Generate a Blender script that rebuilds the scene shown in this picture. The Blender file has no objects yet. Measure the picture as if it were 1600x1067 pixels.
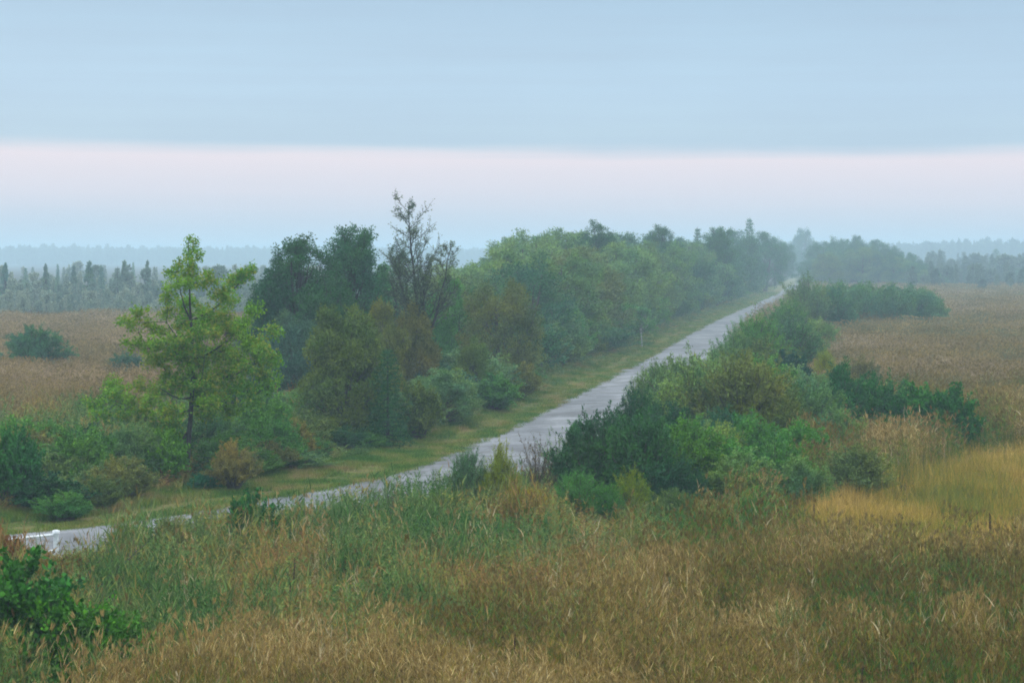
import bpy, math, random
import numpy as np
from mathutils import Vector, Euler

sc = bpy.context.scene
COL = sc.collection
R = math.radians

# ------------------------------------------------------------------ camera
W0, H0, F = 1600.0, 1067.0, 3000.0           # photo size and focal length in photo pixels
CAM_H = 8.0
HORIZON = 400.0
PITCH = math.atan((H0 / 2 - HORIZON) / F)
cam_d = bpy.data.cameras.new('camera')
cam = bpy.data.objects.new('camera', cam_d)
COL.objects.link(cam)
cam_d.sensor_width = 36.0
cam_d.lens = 36.0 * F / W0
cam_d.clip_start = 0.5
cam_d.clip_end = 9000
cam.location = (0, 0, CAM_H)
cam.rotation_euler = (R(90) - PITCH, 0, 0)
sc.camera = cam

# ------------------------------------------------------------------ world: stratus deck with a bright slot above the horizon
SUN_EL, SUN_AZ = R(40), R(-35)
world = bpy.data.worlds.new('World')
sc.world = world
world.use_nodes = True
nt = world.node_tree
nt.nodes.clear()
def N(tree, t, **kw):
    n = tree.nodes.new(t)
    for k, v in kw.items():
        setattr(n, k, v)
    return n
def math_n(tree, op, a, b=None, c=None, clamp=False):
    n = N(tree, 'ShaderNodeMath', operation=op, use_clamp=clamp)
    for i, v in enumerate((a, b, c)):
        if v is None:
            continue
        if isinstance(v, (int, float)):
            n.inputs[i].default_value = v
        else:
            tree.links.new(v, n.inputs[i])
    return n.outputs[0]
def mixc(tree, fac, a, b, blend='MIX'):
    n = N(tree, 'ShaderNodeMix', data_type='RGBA', blend_type=blend)
    n.clamp_factor = True
    for s, v in ((n.inputs[0], fac), (n.inputs[6], a), (n.inputs[7], b)):
        if isinstance(v, (int, float)):
            s.default_value = v
        elif isinstance(v, (tuple, list)):
            s.default_value = tuple(v) + ((1,) if len(v) == 3 else ())
        else:
            tree.links.new(v, s)
    return n.outputs[2]
def ramp(tree, fac, stops, interp='LINEAR'):
    n = N(tree, 'ShaderNodeValToRGB')
    cr = n.color_ramp
    cr.interpolation = interp
    while len(cr.elements) < len(stops):
        cr.elements.new(0.5)
    for e, (p, c) in zip(cr.elements, stops):
        e.position = p
        e.color = tuple(c) + (1,)
    tree.links.new(fac, n.inputs[0])
    return n.outputs[0]
tc = N(nt, 'ShaderNodeTexCoord')
sep = N(nt, 'ShaderNodeSeparateXYZ')
nt.links.new(tc.outputs['Generated'], sep.inputs[0])
mp = N(nt, 'ShaderNodeMapping')
mp.inputs['Scale'].default_value = (5, 5, 130)
nt.links.new(tc.outputs['Generated'], mp.inputs[0])
nz = N(nt, 'ShaderNodeTexNoise')
nz.inputs['Scale'].default_value = 1.0
nz.inputs['Detail'].default_value = 5
nt.links.new(mp.outputs[0], nz.inputs[0])
streak = math_n(nt, 'SUBTRACT', nz.outputs[0], 0.5)
el = math_n(nt, 'ADD', sep.outputs['Z'], math_n(nt, 'MULTIPLY', sep.outputs['X'], 0.006))
el = math_n(nt, 'ADD', el, math_n(nt, 'MULTIPLY', streak, 0.007))
mp2 = N(nt, 'ShaderNodeMapping')
mp2.inputs['Scale'].default_value = (7, 7, 25)
nt.links.new(tc.outputs['Generated'], mp2.inputs[0])
nz2w = N(nt, 'ShaderNodeTexNoise')
nz2w.inputs['Scale'].default_value = 1.0
nz2w.inputs['Detail'].default_value = 6
nt.links.new(mp2.outputs[0], nz2w.inputs[0])
wisp = math_n(nt, 'SUBTRACT', nz2w.outputs[0], 0.5)
el = math_n(nt, 'ADD', el, math_n(nt, 'MULTIPLY', wisp, 0.007))
slot = ramp(nt, math_n(nt, 'MULTIPLY', el, 10.0, clamp=True),
            [(0.0, (0.53, 0.645, 0.78)), (0.14, (0.60, 0.67, 0.785)), (0.32, (0.78, 0.745, 0.83)), (0.52, (0.90, 0.80, 0.86)), (0.62, (0.92, 0.83, 0.87))])
deck = ramp(nt, math_n(nt, 'MULTIPLY', el, 1.0, clamp=True),
            [(0.0, (0.51, 0.665, 0.80)), (0.06, (0.515, 0.675, 0.81)), (0.085, (0.51, 0.70, 0.875)), (0.115, (0.46, 0.65, 0.83)), (0.14, (0.405, 0.59, 0.775)), (0.22, (0.75, 0.90, 1.05)), (0.40, (1.75, 1.85, 1.95)), (1.0, (3.1, 3.15, 3.15))])
deck = mixc(nt, math_n(nt, 'ADD', math_n(nt, 'ADD', math_n(nt, 'MULTIPLY', streak, 1.2), math_n(nt, 'MULTIPLY', wisp, 1.6)), 0.42, clamp=True), deck, mixc(nt, 0.4, deck, (0.42, 0.54, 0.70)))
edge = N(nt, 'ShaderNodeMapRange', interpolation_type='SMOOTHSTEP')
nt.links.new(el, edge.inputs['Value'])
edge.inputs['From Min'].default_value = 0.0490
edge.inputs['From Max'].default_value = 0.0595
cloud = mixc(nt, edge.outputs[0], slot, deck)
sky = N(nt, 'ShaderNodeTexSky', sky_type='NISHITA', sun_disc=False)
sky.sun_elevation = SUN_EL
sky.sun_rotation = SUN_AZ
sky.air_density = 1.5
sky.dust_density = 3.0
cloud10 = N(nt, 'ShaderNodeVectorMath', operation='SCALE')
nt.links.new(cloud, cloud10.inputs[0])
cloud10.inputs['Scale'].default_value = 10.0
total = mixc(nt, 0.95, sky.outputs[0], cloud10.outputs[0])
bg = N(nt, 'ShaderNodeBackground')
bg.inputs['Strength'].default_value = 0.1
nt.links.new(total, bg.inputs[0])
wo = N(nt, 'ShaderNodeOutputWorld')
nt.links.new(bg.outputs[0], wo.inputs[0])

sun_d = bpy.data.lights.new('sun', 'SUN')
sun_d.energy = 0.5
sun_d.angle = R(40)
sun_d.color = (1.0, 0.93, 0.86)
sun = bpy.data.objects.new('sun', sun_d)
COL.objects.link(sun)
sun.rotation_euler = Euler((R(90) - SUN_EL, 0, -SUN_AZ + R(180)), 'XYZ')

sc.view_settings.view_transform = 'Standard'
sc.view_settings.look = 'None'
sc.view_settings.exposure = 0.0
sc.view_settings.gamma = 1.0
sc.render.film_transparent = False
cy = sc.cycles
cy.max_bounces = 6
cy.diffuse_bounces = 3
cy.glossy_bounces = 2
cy.transmission_bounces = 3
cy.volume_bounces = 1
cy.transparent_max_bounces = 4
cy.use_denoising = True
cy.denoiser = 'OPENIMAGEDENOISE'
cy.denoising_input_passes = 'RGB_ALBEDO_NORMAL'
cy.denoising_prefilter = 'NONE'
cy.use_adaptive_sampling = False
cy.filter_width = 1.9
cy.caustics_reflective = False
cy.caustics_refractive = False

# ------------------------------------------------------------------ helpers
def ray(px, py):
    u, v = (px - W0 / 2) / F, (H0 / 2 - py) / F
    return np.array([u, math.cos(PITCH) + v * math.sin(PITCH), -math.sin(PITCH) + v * math.cos(PITCH)])
def at(px, py, z=0.0):
    d = ray(px, py)
    t = (z - CAM_H) / d[2]
    return d[0] * t, d[1] * t
def z_at(px, py, Y):
    d = ray(px, py)
    return CAM_H + d[2] / d[1] * Y
def to_px(X, Y, Z=0.0):
    X, Y, Z = np.asarray(X, float), np.asarray(Y, float), np.asarray(Z, float) - CAM_H
    dep = Y * math.cos(PITCH) - Z * math.sin(PITCH)
    up = Y * math.sin(PITCH) + Z * math.cos(PITCH)
    return W0 / 2 + F * X / dep, H0 / 2 - F * up / dep

def tag(o, label=None, cat=None, group=None, kind=None):
    if label: o['label'] = label
    if cat: o['category'] = cat
    if group: o['group'] = group
    if kind: o['kind'] = kind
    return o

def mesh_np(name, v, f, mats, fmat=None, smooth=False):
    v = np.asarray(v, np.float32).reshape(-1, 3)
    f = np.asarray(f, np.int32)
    k = f.shape[1]
    me = bpy.data.meshes.new(name)
    me.vertices.add(len(v))
    me.vertices.foreach_set('co', v.ravel())
    me.loops.add(f.size)
    me.loops.foreach_set('vertex_index', f.ravel())
    me.polygons.add(len(f))
    me.polygons.foreach_set('loop_start', np.arange(0, f.size, k, dtype=np.int32))
    for m in mats:
        me.materials.append(m)
    if fmat is not None:
        me.polygons.foreach_set('material_index', np.asarray(fmat, np.int32))
    if smooth:
        me.polygons.foreach_set('use_smooth', np.ones(len(f), bool))
    me.update(calc_edges=True)
    return me

def link(name, me, parent=None, loc=None, col=None):
    o = bpy.data.objects.new(name, me)
    (col or COL).objects.link(o)
    if parent: o.parent = parent
    if loc is not None: o.location = loc
    return o

def unit(a):
    return a / (np.linalg.norm(a, axis=-1, keepdims=True) + 1e-9)

class Geo:
    """collects quads (tubes, leaves) into one mesh, with a material index per face"""
    def __init__(self):
        self.v, self.f, self.m, self.n = [], [], [], 0
    def add(self, v, f, mi=0):
        self.v.append(v); self.f.append(f + self.n); self.n += len(v)
        self.m.append(np.full(len(f), mi))
    def tube(self, pts, rad, sides=6, mi=0):
        pts = np.asarray(pts, float)
        rad = np.broadcast_to(np.asarray(rad, float), (len(pts),))
        t = unit(np.gradient(pts, axis=0))
        ref = np.array([0.31, 0.95, 0.05]) if abs(t[0][2]) > 0.5 else np.array([0, 0, 1.0])
        a = unit(np.cross(t, ref)); b = np.cross(t, a)
        ang = np.linspace(0, 2 * np.pi, sides, endpoint=False)
        ring = pts[:, None] + rad[:, None, None] * (np.cos(ang)[None, :, None] * a[:, None] + np.sin(ang)[None, :, None] * b[:, None])
        n = len(pts)
        i = np.arange(n - 1)[:, None] * sides
        j = np.arange(sides)[None]
        k = (j + 1) % sides
        f = np.stack([i + j, i + k, i + sides + k, i + sides + j], -1).reshape(-1, 4)
        self.add(ring.reshape(-1, 3), f, mi)
    def leaves(self, p, d, L, Wd, rng, mi=0, bend=0.0):
        """diamond leaves: base p, axis d"""
        n = len(p)
        if n == 0: return
        d = unit(d)
        s = unit(np.cross(d, rng.normal(size=(n, 3))))
        L = np.broadcast_to(np.asarray(L, float), (n,))[:, None]
        Wd = np.broadcast_to(np.asarray(Wd, float), (n,))[:, None]
        nrm = np.cross(s, d)
        mid = p + d * L * 0.45 + nrm * L * bend
        v = np.stack([p, mid + s * Wd / 2, p + d * L, mid - s * Wd / 2], 1).reshape(-1, 3)
        f = np.arange(4 * n).reshape(-1, 4)
        self.add(v, f, mi)
    def blade(self, p0, d0, length, width, droop, rng, segs=3, mi=0):
        """grass blades (vectorised): ribbons which bend over"""
        n = len(p0)
        d = unit(d0)
        s = unit(np.cross(d, rng.normal(size=(n, 3)) + np.array([0, 0, 0.01])))
        pts = [p0]
        cur, dd = p0.copy(), d.copy()
        for k in range(segs):
            cur = cur + dd * (length / segs)[:, None]
            dd = unit(dd + np.stack([d[:, 0] * 0.6, d[:, 1] * 0.6, -np.ones(n)], -1) * (droop / segs)[:, None])
            pts.append(cur)
        wv = width[:, None] * s / 2
        rows = []
        for k, p in enumerate(pts):
            w = 1 - 0.92 * (k / segs) ** 1.5
            rows += [p - wv * w, p + wv * w]
        v = np.stack(rows, 1)
        m = v.shape[1]
        base = (np.arange(n) * m)[:, None]
        fs = [base + np.array([2 * k, 2 * k + 1, 2 * k + 3, 2 * k + 2])[None] for k in range(segs)]
        self.add(v.reshape(-1, 3), np.concatenate(fs, 0), mi)
    def mesh(self, name, mats, smooth=False):
        return mesh_np(name, np.concatenate(self.v), np.concatenate(self.f), mats, np.concatenate(self.m), smooth)

# ------------------------------------------------------------------ materials
def new_mat(name):
    m = bpy.data.materials.new(name)
    m.use_nodes = True
    m.node_tree.nodes.clear()
    return m, m.node_tree
def out_leaf(t, col, trans=0.3, rough=0.6, spec=0.15):
    p = N(t, 'ShaderNodeBsdfPrincipled')
    p.inputs['Roughness'].default_value = rough
    p.inputs['Specular IOR Level'].default_value = spec
    t.links.new(col, p.inputs['Base Color'])
    tr = N(t, 'ShaderNodeBsdfTranslucent')
    t.links.new(col, tr.inputs[0])
    mx = N(t, 'ShaderNodeMixShader')
    mx.inputs[0].default_value = trans
    t.links.new(p.outputs[0], mx.inputs[1]); t.links.new(tr.outputs[0], mx.inputs[2])
    o = N(t, 'ShaderNodeOutputMaterial')
    t.links.new(mx.outputs[0], o.inputs[0])
def pos_noise(t, scale, detail=2, seed=0.0):
    g = N(t, 'ShaderNodeNewGeometry')
    n = N(t, 'ShaderNodeTexNoise')
    n.inputs['Scale'].default_value = scale
    n.inputs['Detail'].default_value = detail
    mpp = N(t, 'ShaderNodeMapping')
    mpp.inputs['Location'].default_value = (seed, seed * 1.7, 0)
    t.links.new(g.outputs['Position'], mpp.inputs[0])
    t.links.new(mpp.outputs[0], n.inputs[0])
    return n.outputs[0]

def leaf_material(name, trans=0.12, autumn=0.0):
    m, t = new_mat(name)
    oi = N(t, 'ShaderNodeObjectInfo')
    g = N(t, 'ShaderNodeNewGeometry')
    base = oi.outputs['Color']
    rnd = g.outputs['Random Per Island']
    n1 = pos_noise(t, 0.45, 2)
    warm = mixc(t, 1.0, base, (1.45, 1.12, 0.55), 'MULTIPLY')
    cool = mixc(t, 1.0, base, (0.70, 0.86, 1.05), 'MULTIPLY')
    f1 = math_n(t, 'ADD', math_n(t, 'MULTIPLY', n1, 2.6), -0.8, clamp=True)
    c = mixc(t, f1, cool, warm)
    hi = mixc(t, 1.0, c, (1.6, 1.6, 1.5), 'MULTIPLY')
    lo = mixc(t, 1.0, c, (0.55, 0.58, 0.62), 'MULTIPLY')
    c2 = mixc(t, rnd, lo, hi)
    if autumn:
        yl = math_n(t, 'GREATER_THAN', math_n(t, 'ADD', math_n(t, 'MULTIPLY', pos_noise(t, 1.1, 3, 7), 0.75), math_n(t, 'MULTIPLY', rnd, 0.35)), 0.66 - autumn)
        c2 = mixc(t, math_n(t, 'MULTIPLY', yl, 0.7), c2, (0.30, 0.27, 0.03))
    out_leaf(t, c2, trans)
    return m
LEAF = leaf_material('leaf')
LEAF_MAPLE = leaf_material('maple_leaf', 0.35, 0.005)

def bark_material(name, c1, c2, scale=(30, 30, 6)):
    m, t = new_mat(name)
    tcn = N(t, 'ShaderNodeTexCoord'); mpn = N(t, 'ShaderNodeMapping')
    mpn.inputs['Scale'].default_value = scale
    t.links.new(tcn.outputs['Object'], mpn.inputs[0])
    nn = N(t, 'ShaderNodeTexNoise'); nn.inputs['Scale'].default_value = 1; nn.inputs['Detail'].default_value = 4
    t.links.new(mpn.outputs[0], nn.inputs[0])
    c = ramp(t, nn.outputs[0], [(0.35, c1), (0.65, c2)])
    p = N(t, 'ShaderNodeBsdfPrincipled'); p.inputs['Roughness'].default_value = 0.9
    t.links.new(c, p.inputs['Base Color'])
    o = N(t, 'ShaderNodeOutputMaterial'); t.links.new(p.outputs[0], o.inputs[0])
    return m
BARK = bark_material('bark', (0.035, 0.028, 0.022), (0.10, 0.085, 0.07))
BARK_DARK = bark_material('dark_bark', (0.014, 0.013, 0.013), (0.045, 0.042, 0.04))
BIRCH = bark_material('birch_bark', (0.12, 0.12, 0.12), (0.5, 0.5, 0.49), (3, 3, 9))

def grass_material(name, stops, noise_scale, trans=0.25, mixrnd=0.6, detail=4, seed=0.0, patch=None):
    """colour from a ramp picked by patch noise over the ground plus each tuft's and blade's own random"""
    m, t = new_mat(name)
    oi = N(t, 'ShaderNodeObjectInfo')
    g = N(t, 'ShaderNodeNewGeometry')
    n = pos_noise(t, noise_scale, detail, seed)
    n2 = math_n(t, 'MULTIPLY', math_n(t, 'SUBTRACT', n, 0.5), 3.0)
    r = math_n(t, 'SUBTRACT', math_n(t, 'ADD', math_n(t, 'MULTIPLY', g.outputs['Random Per Island'], 0.65), math_n(t, 'MULTIPLY', oi.outputs['Random'], 0.35)), 0.5)
    f = math_n(t, 'ADD', math_n(t, 'ADD', n2, 0.5), math_n(t, 'MULTIPLY', r, mixrnd), clamp=True)
    c = ramp(t, f, stops)
    k = math_n(t, 'ADD', math_n(t, 'MULTIPLY', math_n(t, 'FRACT', math_n(t, 'MULTIPLY', g.outputs['Random Per Island'], 17.3)), 0.9), 0.55)
    vs = N(t, 'ShaderNodeVectorMath', operation='SCALE')
    t.links.new(c, vs.inputs[0]); t.links.new(k, vs.inputs['Scale'])
    out_leaf(t, vs.outputs[0], trans, 0.7, 0.1)
    return m

# ------------------------------------------------------------------ road layout (left edge read off the ground, then the road is 6 m wide)
LEFT = [(1262, 432), (1236, 448), (1210, 460), (1120, 499), (1048, 538), (979, 577), (880, 628), (794, 672), (695, 717), (590, 750), (480, 772), (315, 800), (180, 821), (60, 834), (-200, 852), (-600, 872)]
edge_pts = np.array([at(*p) for p in LEFT])
edge_pts = edge_pts[::-1]
# straight continuation to the far end
dl = unit(edge_pts[-3] - edge_pts[-6])
edge_pts = np.vstack([edge_pts[:-2], edge_pts[-3] + dl * 350, edge_pts[-3] + dl * 900])
def resample(P, step):
    s = np.concatenate([[0], np.cumsum(np.linalg.norm(np.diff(P, axis=0), axis=1))])
    q = np.arange(0, s[-1], step)
    return np.stack([np.interp(q, s, P[:, 0]), np.interp(q, s, P[:, 1])], -1)
edge_l = resample(edge_pts, 0.5)
for _ in range(30):
    edge_l[1:-1] = (edge_l[:-2] + 2 * edge_l[1:-1] + edge_l[2:]) / 4
tan = unit(np.gradient(edge_l, axis=0))
for _ in range(20):
    tan[1:-1] = (tan[:-2] + tan[1:-1] * 2 + tan[2:]) / 4
right_n = np.stack([tan[:, 1], -tan[:, 0]], -1)
ROAD_W = 5.5
def road_offset(X, Y):
    """signed distance from the road's left edge, positive towards the camera side (right)"""
    P = np.stack([np.asarray(X, float), np.asarray(Y, float)], -1).reshape(-1, 2)
    E, Nn = edge_l[::3], right_n[::3]
    outv = np.empty(len(P))
    for i in range(0, len(P), 4000):
        q = P[i:i + 4000]
        d2 = ((q[:, None] - E[None]) ** 2).sum(-1)
        k = d2.argmin(1)
        outv[i:i + 4000] = ((q - E[k]) * Nn[k]).sum(-1)
    return outv
def row_pos(Y, off):
    """a point off metres to the left of the road edge where the edge has depth Y"""
    k = int(np.abs(edge_l[:, 1] - Y).argmin())
    p = edge_l[k] - right_n[k] * off
    return p[0], p[1]

rng = np.random.default_rng(11)

# ------------------------------------------------------------------ ground, verge, road
def ground_material():
    m, t = new_mat('marsh_soil')
    n = pos_noise(t, 0.05, 5)
    n2 = pos_noise(t, 1.7, 4, 3)
    f = math_n(t, 'ADD', math_n(t, 'MULTIPLY', n, 0.7), math_n(t, 'MULTIPLY', n2, 0.35))
    c = ramp(t, f, [(0.35, (0.018, 0.022, 0.010)), (0.5, (0.035, 0.030, 0.014)), (0.65, (0.06, 0.046, 0.024))])
    p = N(t, 'ShaderNodeBsdfPrincipled'); p.inputs['Roughness'].default_value = 1.0; p.inputs['Specular IOR Level'].default_value = 0.05
    t.links.new(c, p.inputs['Base Color'])
    o = N(t, 'ShaderNodeOutputMaterial'); t.links.new(p.outputs[0], o.inputs[0])
    return m
GR = 2500
gx = np.array([-GR, GR]); 
ground = link('ground', mesh_np('ground', [(-GR, -300, 0), (GR, -300, 0), (GR, 2 * GR, 0), (-GR, 2 * GR, 0)], [[0, 1, 2, 3]], [ground_material()]))
tag(ground, kind='structure')

def strip(name, offs, zs, mat, jit=None):
    n = len(edge_l)
    cols = []
    for j, (o, z) in enumerate(zip(offs, zs)):
        oo = o + (jit[j] if jit else 0) * (np.convolve(rng.normal(size=n + 8), np.ones(9) / 3, 'valid'))
        cols.append(np.concatenate([edge_l + right_n * oo[:, None] if np.ndim(oo) else edge_l + right_n * oo, np.full((n, 1), z)], 1))
    v = np.stack(cols, 1)
    m = len(offs)
    i = np.arange(n - 1)[:, None] * m
    j = np.arange(m - 1)[None]
    f = np.stack([i + j, i + j + 1, i + m + j + 1, i + m + j], -1).reshape(-1, 4)
    return link(name, mesh_np(name, v.reshape(-1, 3), f, [mat], smooth=True))

def verge_material():
    m, t = new_mat('verge_turf')
    n = pos_noise(t, 0.5, 5); n2 = pos_noise(t, 4.0, 3, 4)
    f = math_n(t, 'ADD', math_n(t, 'MULTIPLY', n, 0.75), math_n(t, 'MULTIPLY', n2, 0.3))
    c = ramp(t, f, [(0.38, (0.05, 0.075, 0.02)), (0.52, (0.11, 0.11, 0.04)), (0.66, (0.15, 0.125, 0.05))])
    p = N(t, 'ShaderNodeBsdfPrincipled'); p.inputs['Roughness'].default_value = 1.0; p.inputs['Specular IOR Level'].default_value = 0.05
    t.links.new(c, p.inputs['Base Color'])
    o = N(t, 'ShaderNodeOutputMaterial'); t.links.new(p.outputs[0], o.inputs[0])
    return m
VT = verge_material()
verge = strip('verge', [-5.0, -3.4, -1.8, 0.4], [0.006, 0.03, 0.03, 0.02], VT, (0.5, 0, 0, 0))
tag(verge, kind='structure')
shoulder = strip('road_shoulder', [ROAD_W - 0.3, ROAD_W + 0.8, ROAD_W + 1.8], [0.02, 0.02, 0.006], VT, (0, 0, 0.2))
tag(shoulder, kind='structure')

def road_material():
    m, t = new_mat('worn_asphalt')
    g = N(t, 'ShaderNodeNewGeometry')
    n = pos_noise(t, 0.35, 6); n2 = pos_noise(t, 9.0, 4, 2); n3 = pos_noise(t, 60.0, 2, 5)
    f = math_n(t, 'ADD', math_n(t, 'ADD', math_n(t, 'MULTIPLY', n, 0.6), math_n(t, 'MULTIPLY', n2, 0.25)), math_n(t, 'MULTIPLY', n3, 0.15))
    c = ramp(t, f, [(0.37, (0.058, 0.066, 0.076)), (0.48, (0.115, 0.127, 0.144)), (0.60, (0.20, 0.215, 0.235))])
    # cracks: distorted cell borders, stretched across the lane, and old patches
    mpn = N(t, 'ShaderNodeMapping'); mpn.inputs['Scale'].default_value = (0.28, 0.5, 1); mpn.inputs['Rotation'].default_value = (0, 0, R(-12))
    nn = N(t, 'ShaderNodeTexNoise'); nn.inputs['Scale'].default_value = 1.1; nn.inputs['Detail'].default_value = 4
    t.links.new(g.outputs['Position'], nn.inputs[0])
    va = N(t, 'ShaderNodeVectorMath', operation='MULTIPLY_ADD')
    t.links.new(nn.outputs['Color'], va.inputs[0]); va.inputs[1].default_value = (1.8, 1.8, 0); t.links.new(g.outputs['Position'], va.inputs[2])
    t.links.new(va.outputs[0], mpn.inputs[0])
    vo = N(t, 'ShaderNodeTexVoronoi', feature='DISTANCE_TO_EDGE'); vo.inputs['Scale'].default_value = 1.0
    t.links.new(mpn.outputs[0], vo.inputs[0])
    crack = math_n(t, 'MULTIPLY', math_n(t, 'LESS_THAN', vo.outputs[0], 0.05), math_n(t, 'GREATER_THAN', pos_noise(t, 0.25, 3, 9), 0.42))
    c = mixc(t, math_n(t, 'MULTIPLY', crack, 0.5), c, (0.03, 0.035, 0.025))
    vc = N(t, 'ShaderNodeTexVoronoi'); vc.inputs['Scale'].default_value = 0.45
    t.links.new(mpn.outputs[0], vc.inputs[0])
    sp = N(t, 'ShaderNodeSeparateColor'); t.links.new(vc.outputs['Color'], sp.inputs[0])
    patch = math_n(t, 'GREATER_THAN', sp.outputs[0], 0.72)
    c = mixc(t, math_n(t, 'MULTIPLY', patch, 0.6), c, (0.065, 0.07, 0.08))
    p = N(t, 'ShaderNodeBsdfPrincipled'); p.inputs['Roughness'].default_value = 0.75; p.inputs['Specular IOR Level'].default_value = 0.35
    t.links.new(c, p.inputs['Base Color'])
    bm = N(t, 'ShaderNodeBump'); bm.inputs['Strength'].default_value = 0.4; bm.inputs['Distance'].default_value = 0.02
    t.links.new(f, bm.inputs['Height']); t.links.new(bm.outputs[0], p.inputs['Normal'])
    o = N(t, 'ShaderNodeOutputMaterial'); t.links.new(p.outputs[0], o.inputs[0])
    return m
road = strip('road', [0, 0.5, 1.5, 3.0, 4.5, 5.5, ROAD_W], [0.035, 0.05, 0.08, 0.10, 0.08, 0.05, 0.035], road_material(), (0.13, 0, 0, 0, 0, 0, 0.13))
tag(road, kind='structure')

# ------------------------------------------------------------------ plant prototypes: (wood mesh, crown mesh, height, width)
def shrub(seed, h=3.0, w=4.0, nstem=46, twigs=7, per_twig=36, L=0.12, Wd=0.035, wisp=0.5, low=0.12, stiff=0.5):
    r = np.random.default_rng(seed)
    wood, crown = Geo(), Geo()
    lobes = r.uniform(0.7, 1.12, 7)
    P, D, LL = [], [], []
    for i in range(nstem):
        rr = math.sqrt(r.uniform(0, 1)) * 0.97
        ph = r.uniform(0, 2 * math.pi)
        lob = np.interp((ph / (2 * math.pi) * 7) % 7, range(8), list(lobes) + [lobes[0]])
        dome = (math.sqrt(1 - rr * rr) * (1 - low) + low)
        tip = np.array([rr * math.cos(ph) * w / 2 * lob, rr * math.sin(ph) * w / 2 * lob, h * dome * r.uniform(0.72, 1.0) * (0.8 + 0.2 * lob)])
        if r.uniform() < 0.12 * wisp: tip[2] *= 1.12
        base = np.array([tip[0] * 0.14, tip[1] * 0.14, 0]) + np.append(r.normal(0, 0.08, 2), 0)
        ctrl = np.array([base[0] * 0.5 + tip[0] * (0.4 - 0.25 * stiff), base[1] * 0.5 + tip[1] * (0.4 - 0.25 * stiff), tip[2] * 0.62])
        tt = np.linspace(0, 1, 7)[:, None]
        path = base * (1 - tt) ** 2 + ctrl * 2 * tt * (1 - tt) + tip * tt ** 2
        wood.tube(path, np.linspace(0.035, 0.006, 7) * (h / 3), 4)
        for k in range(twigs):
            u = r.uniform(0.25, 1.0) ** 0.8
            q = base * (1 - u) ** 2 + ctrl * 2 * u * (1 - u) + tip * u ** 2
            tg = unit((ctrl - base) * (1 - u) + (tip - ctrl) * u)
            outw = np.array([tip[0], tip[1], 0]); outw = outw / (np.linalg.norm(outw) + 0.3)
            dv = unit(tg * 0.5 + outw * 0.35 + r.normal(0, 0.55, 3) + np.array([0, 0, 0.25 + 0.5 * wisp]))
            ln = h * r.uniform(0.10, 0.24)
            end = q + dv * ln
            if end[2] < 0.05: end[2] = 0.05
            wood.tube(np.stack([q, (q + end) / 2 + r.normal(0, 0.02, 3), end]), [0.008 * h / 3, 0.006 * h / 3, 0.003 * h / 3], 3)
            n = int(per_twig * r.uniform(0.6, 1.3))
            s = r.uniform(0, 1.05, n)[:, None]
            P.append(q + (end - q) * s + r.normal(0, 0.045 * h / 3, (n, 3)))
            D.append(np.tile(dv, (n, 1)) * 0.6 + r.normal(0, 0.6, (n, 3)) + np.array([0, 0, 0.15]))
    P, D = np.concatenate(P), np.concatenate(D)
    P[:, 2] = np.maximum(P[:, 2], 0.02)
    crown.leaves(P, D, L * r.uniform(0.7, 1.25, len(P)), Wd * r.uniform(0.7, 1.25, len(P)), r, 0, 0.06)
    return wood, crown, h, w

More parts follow.
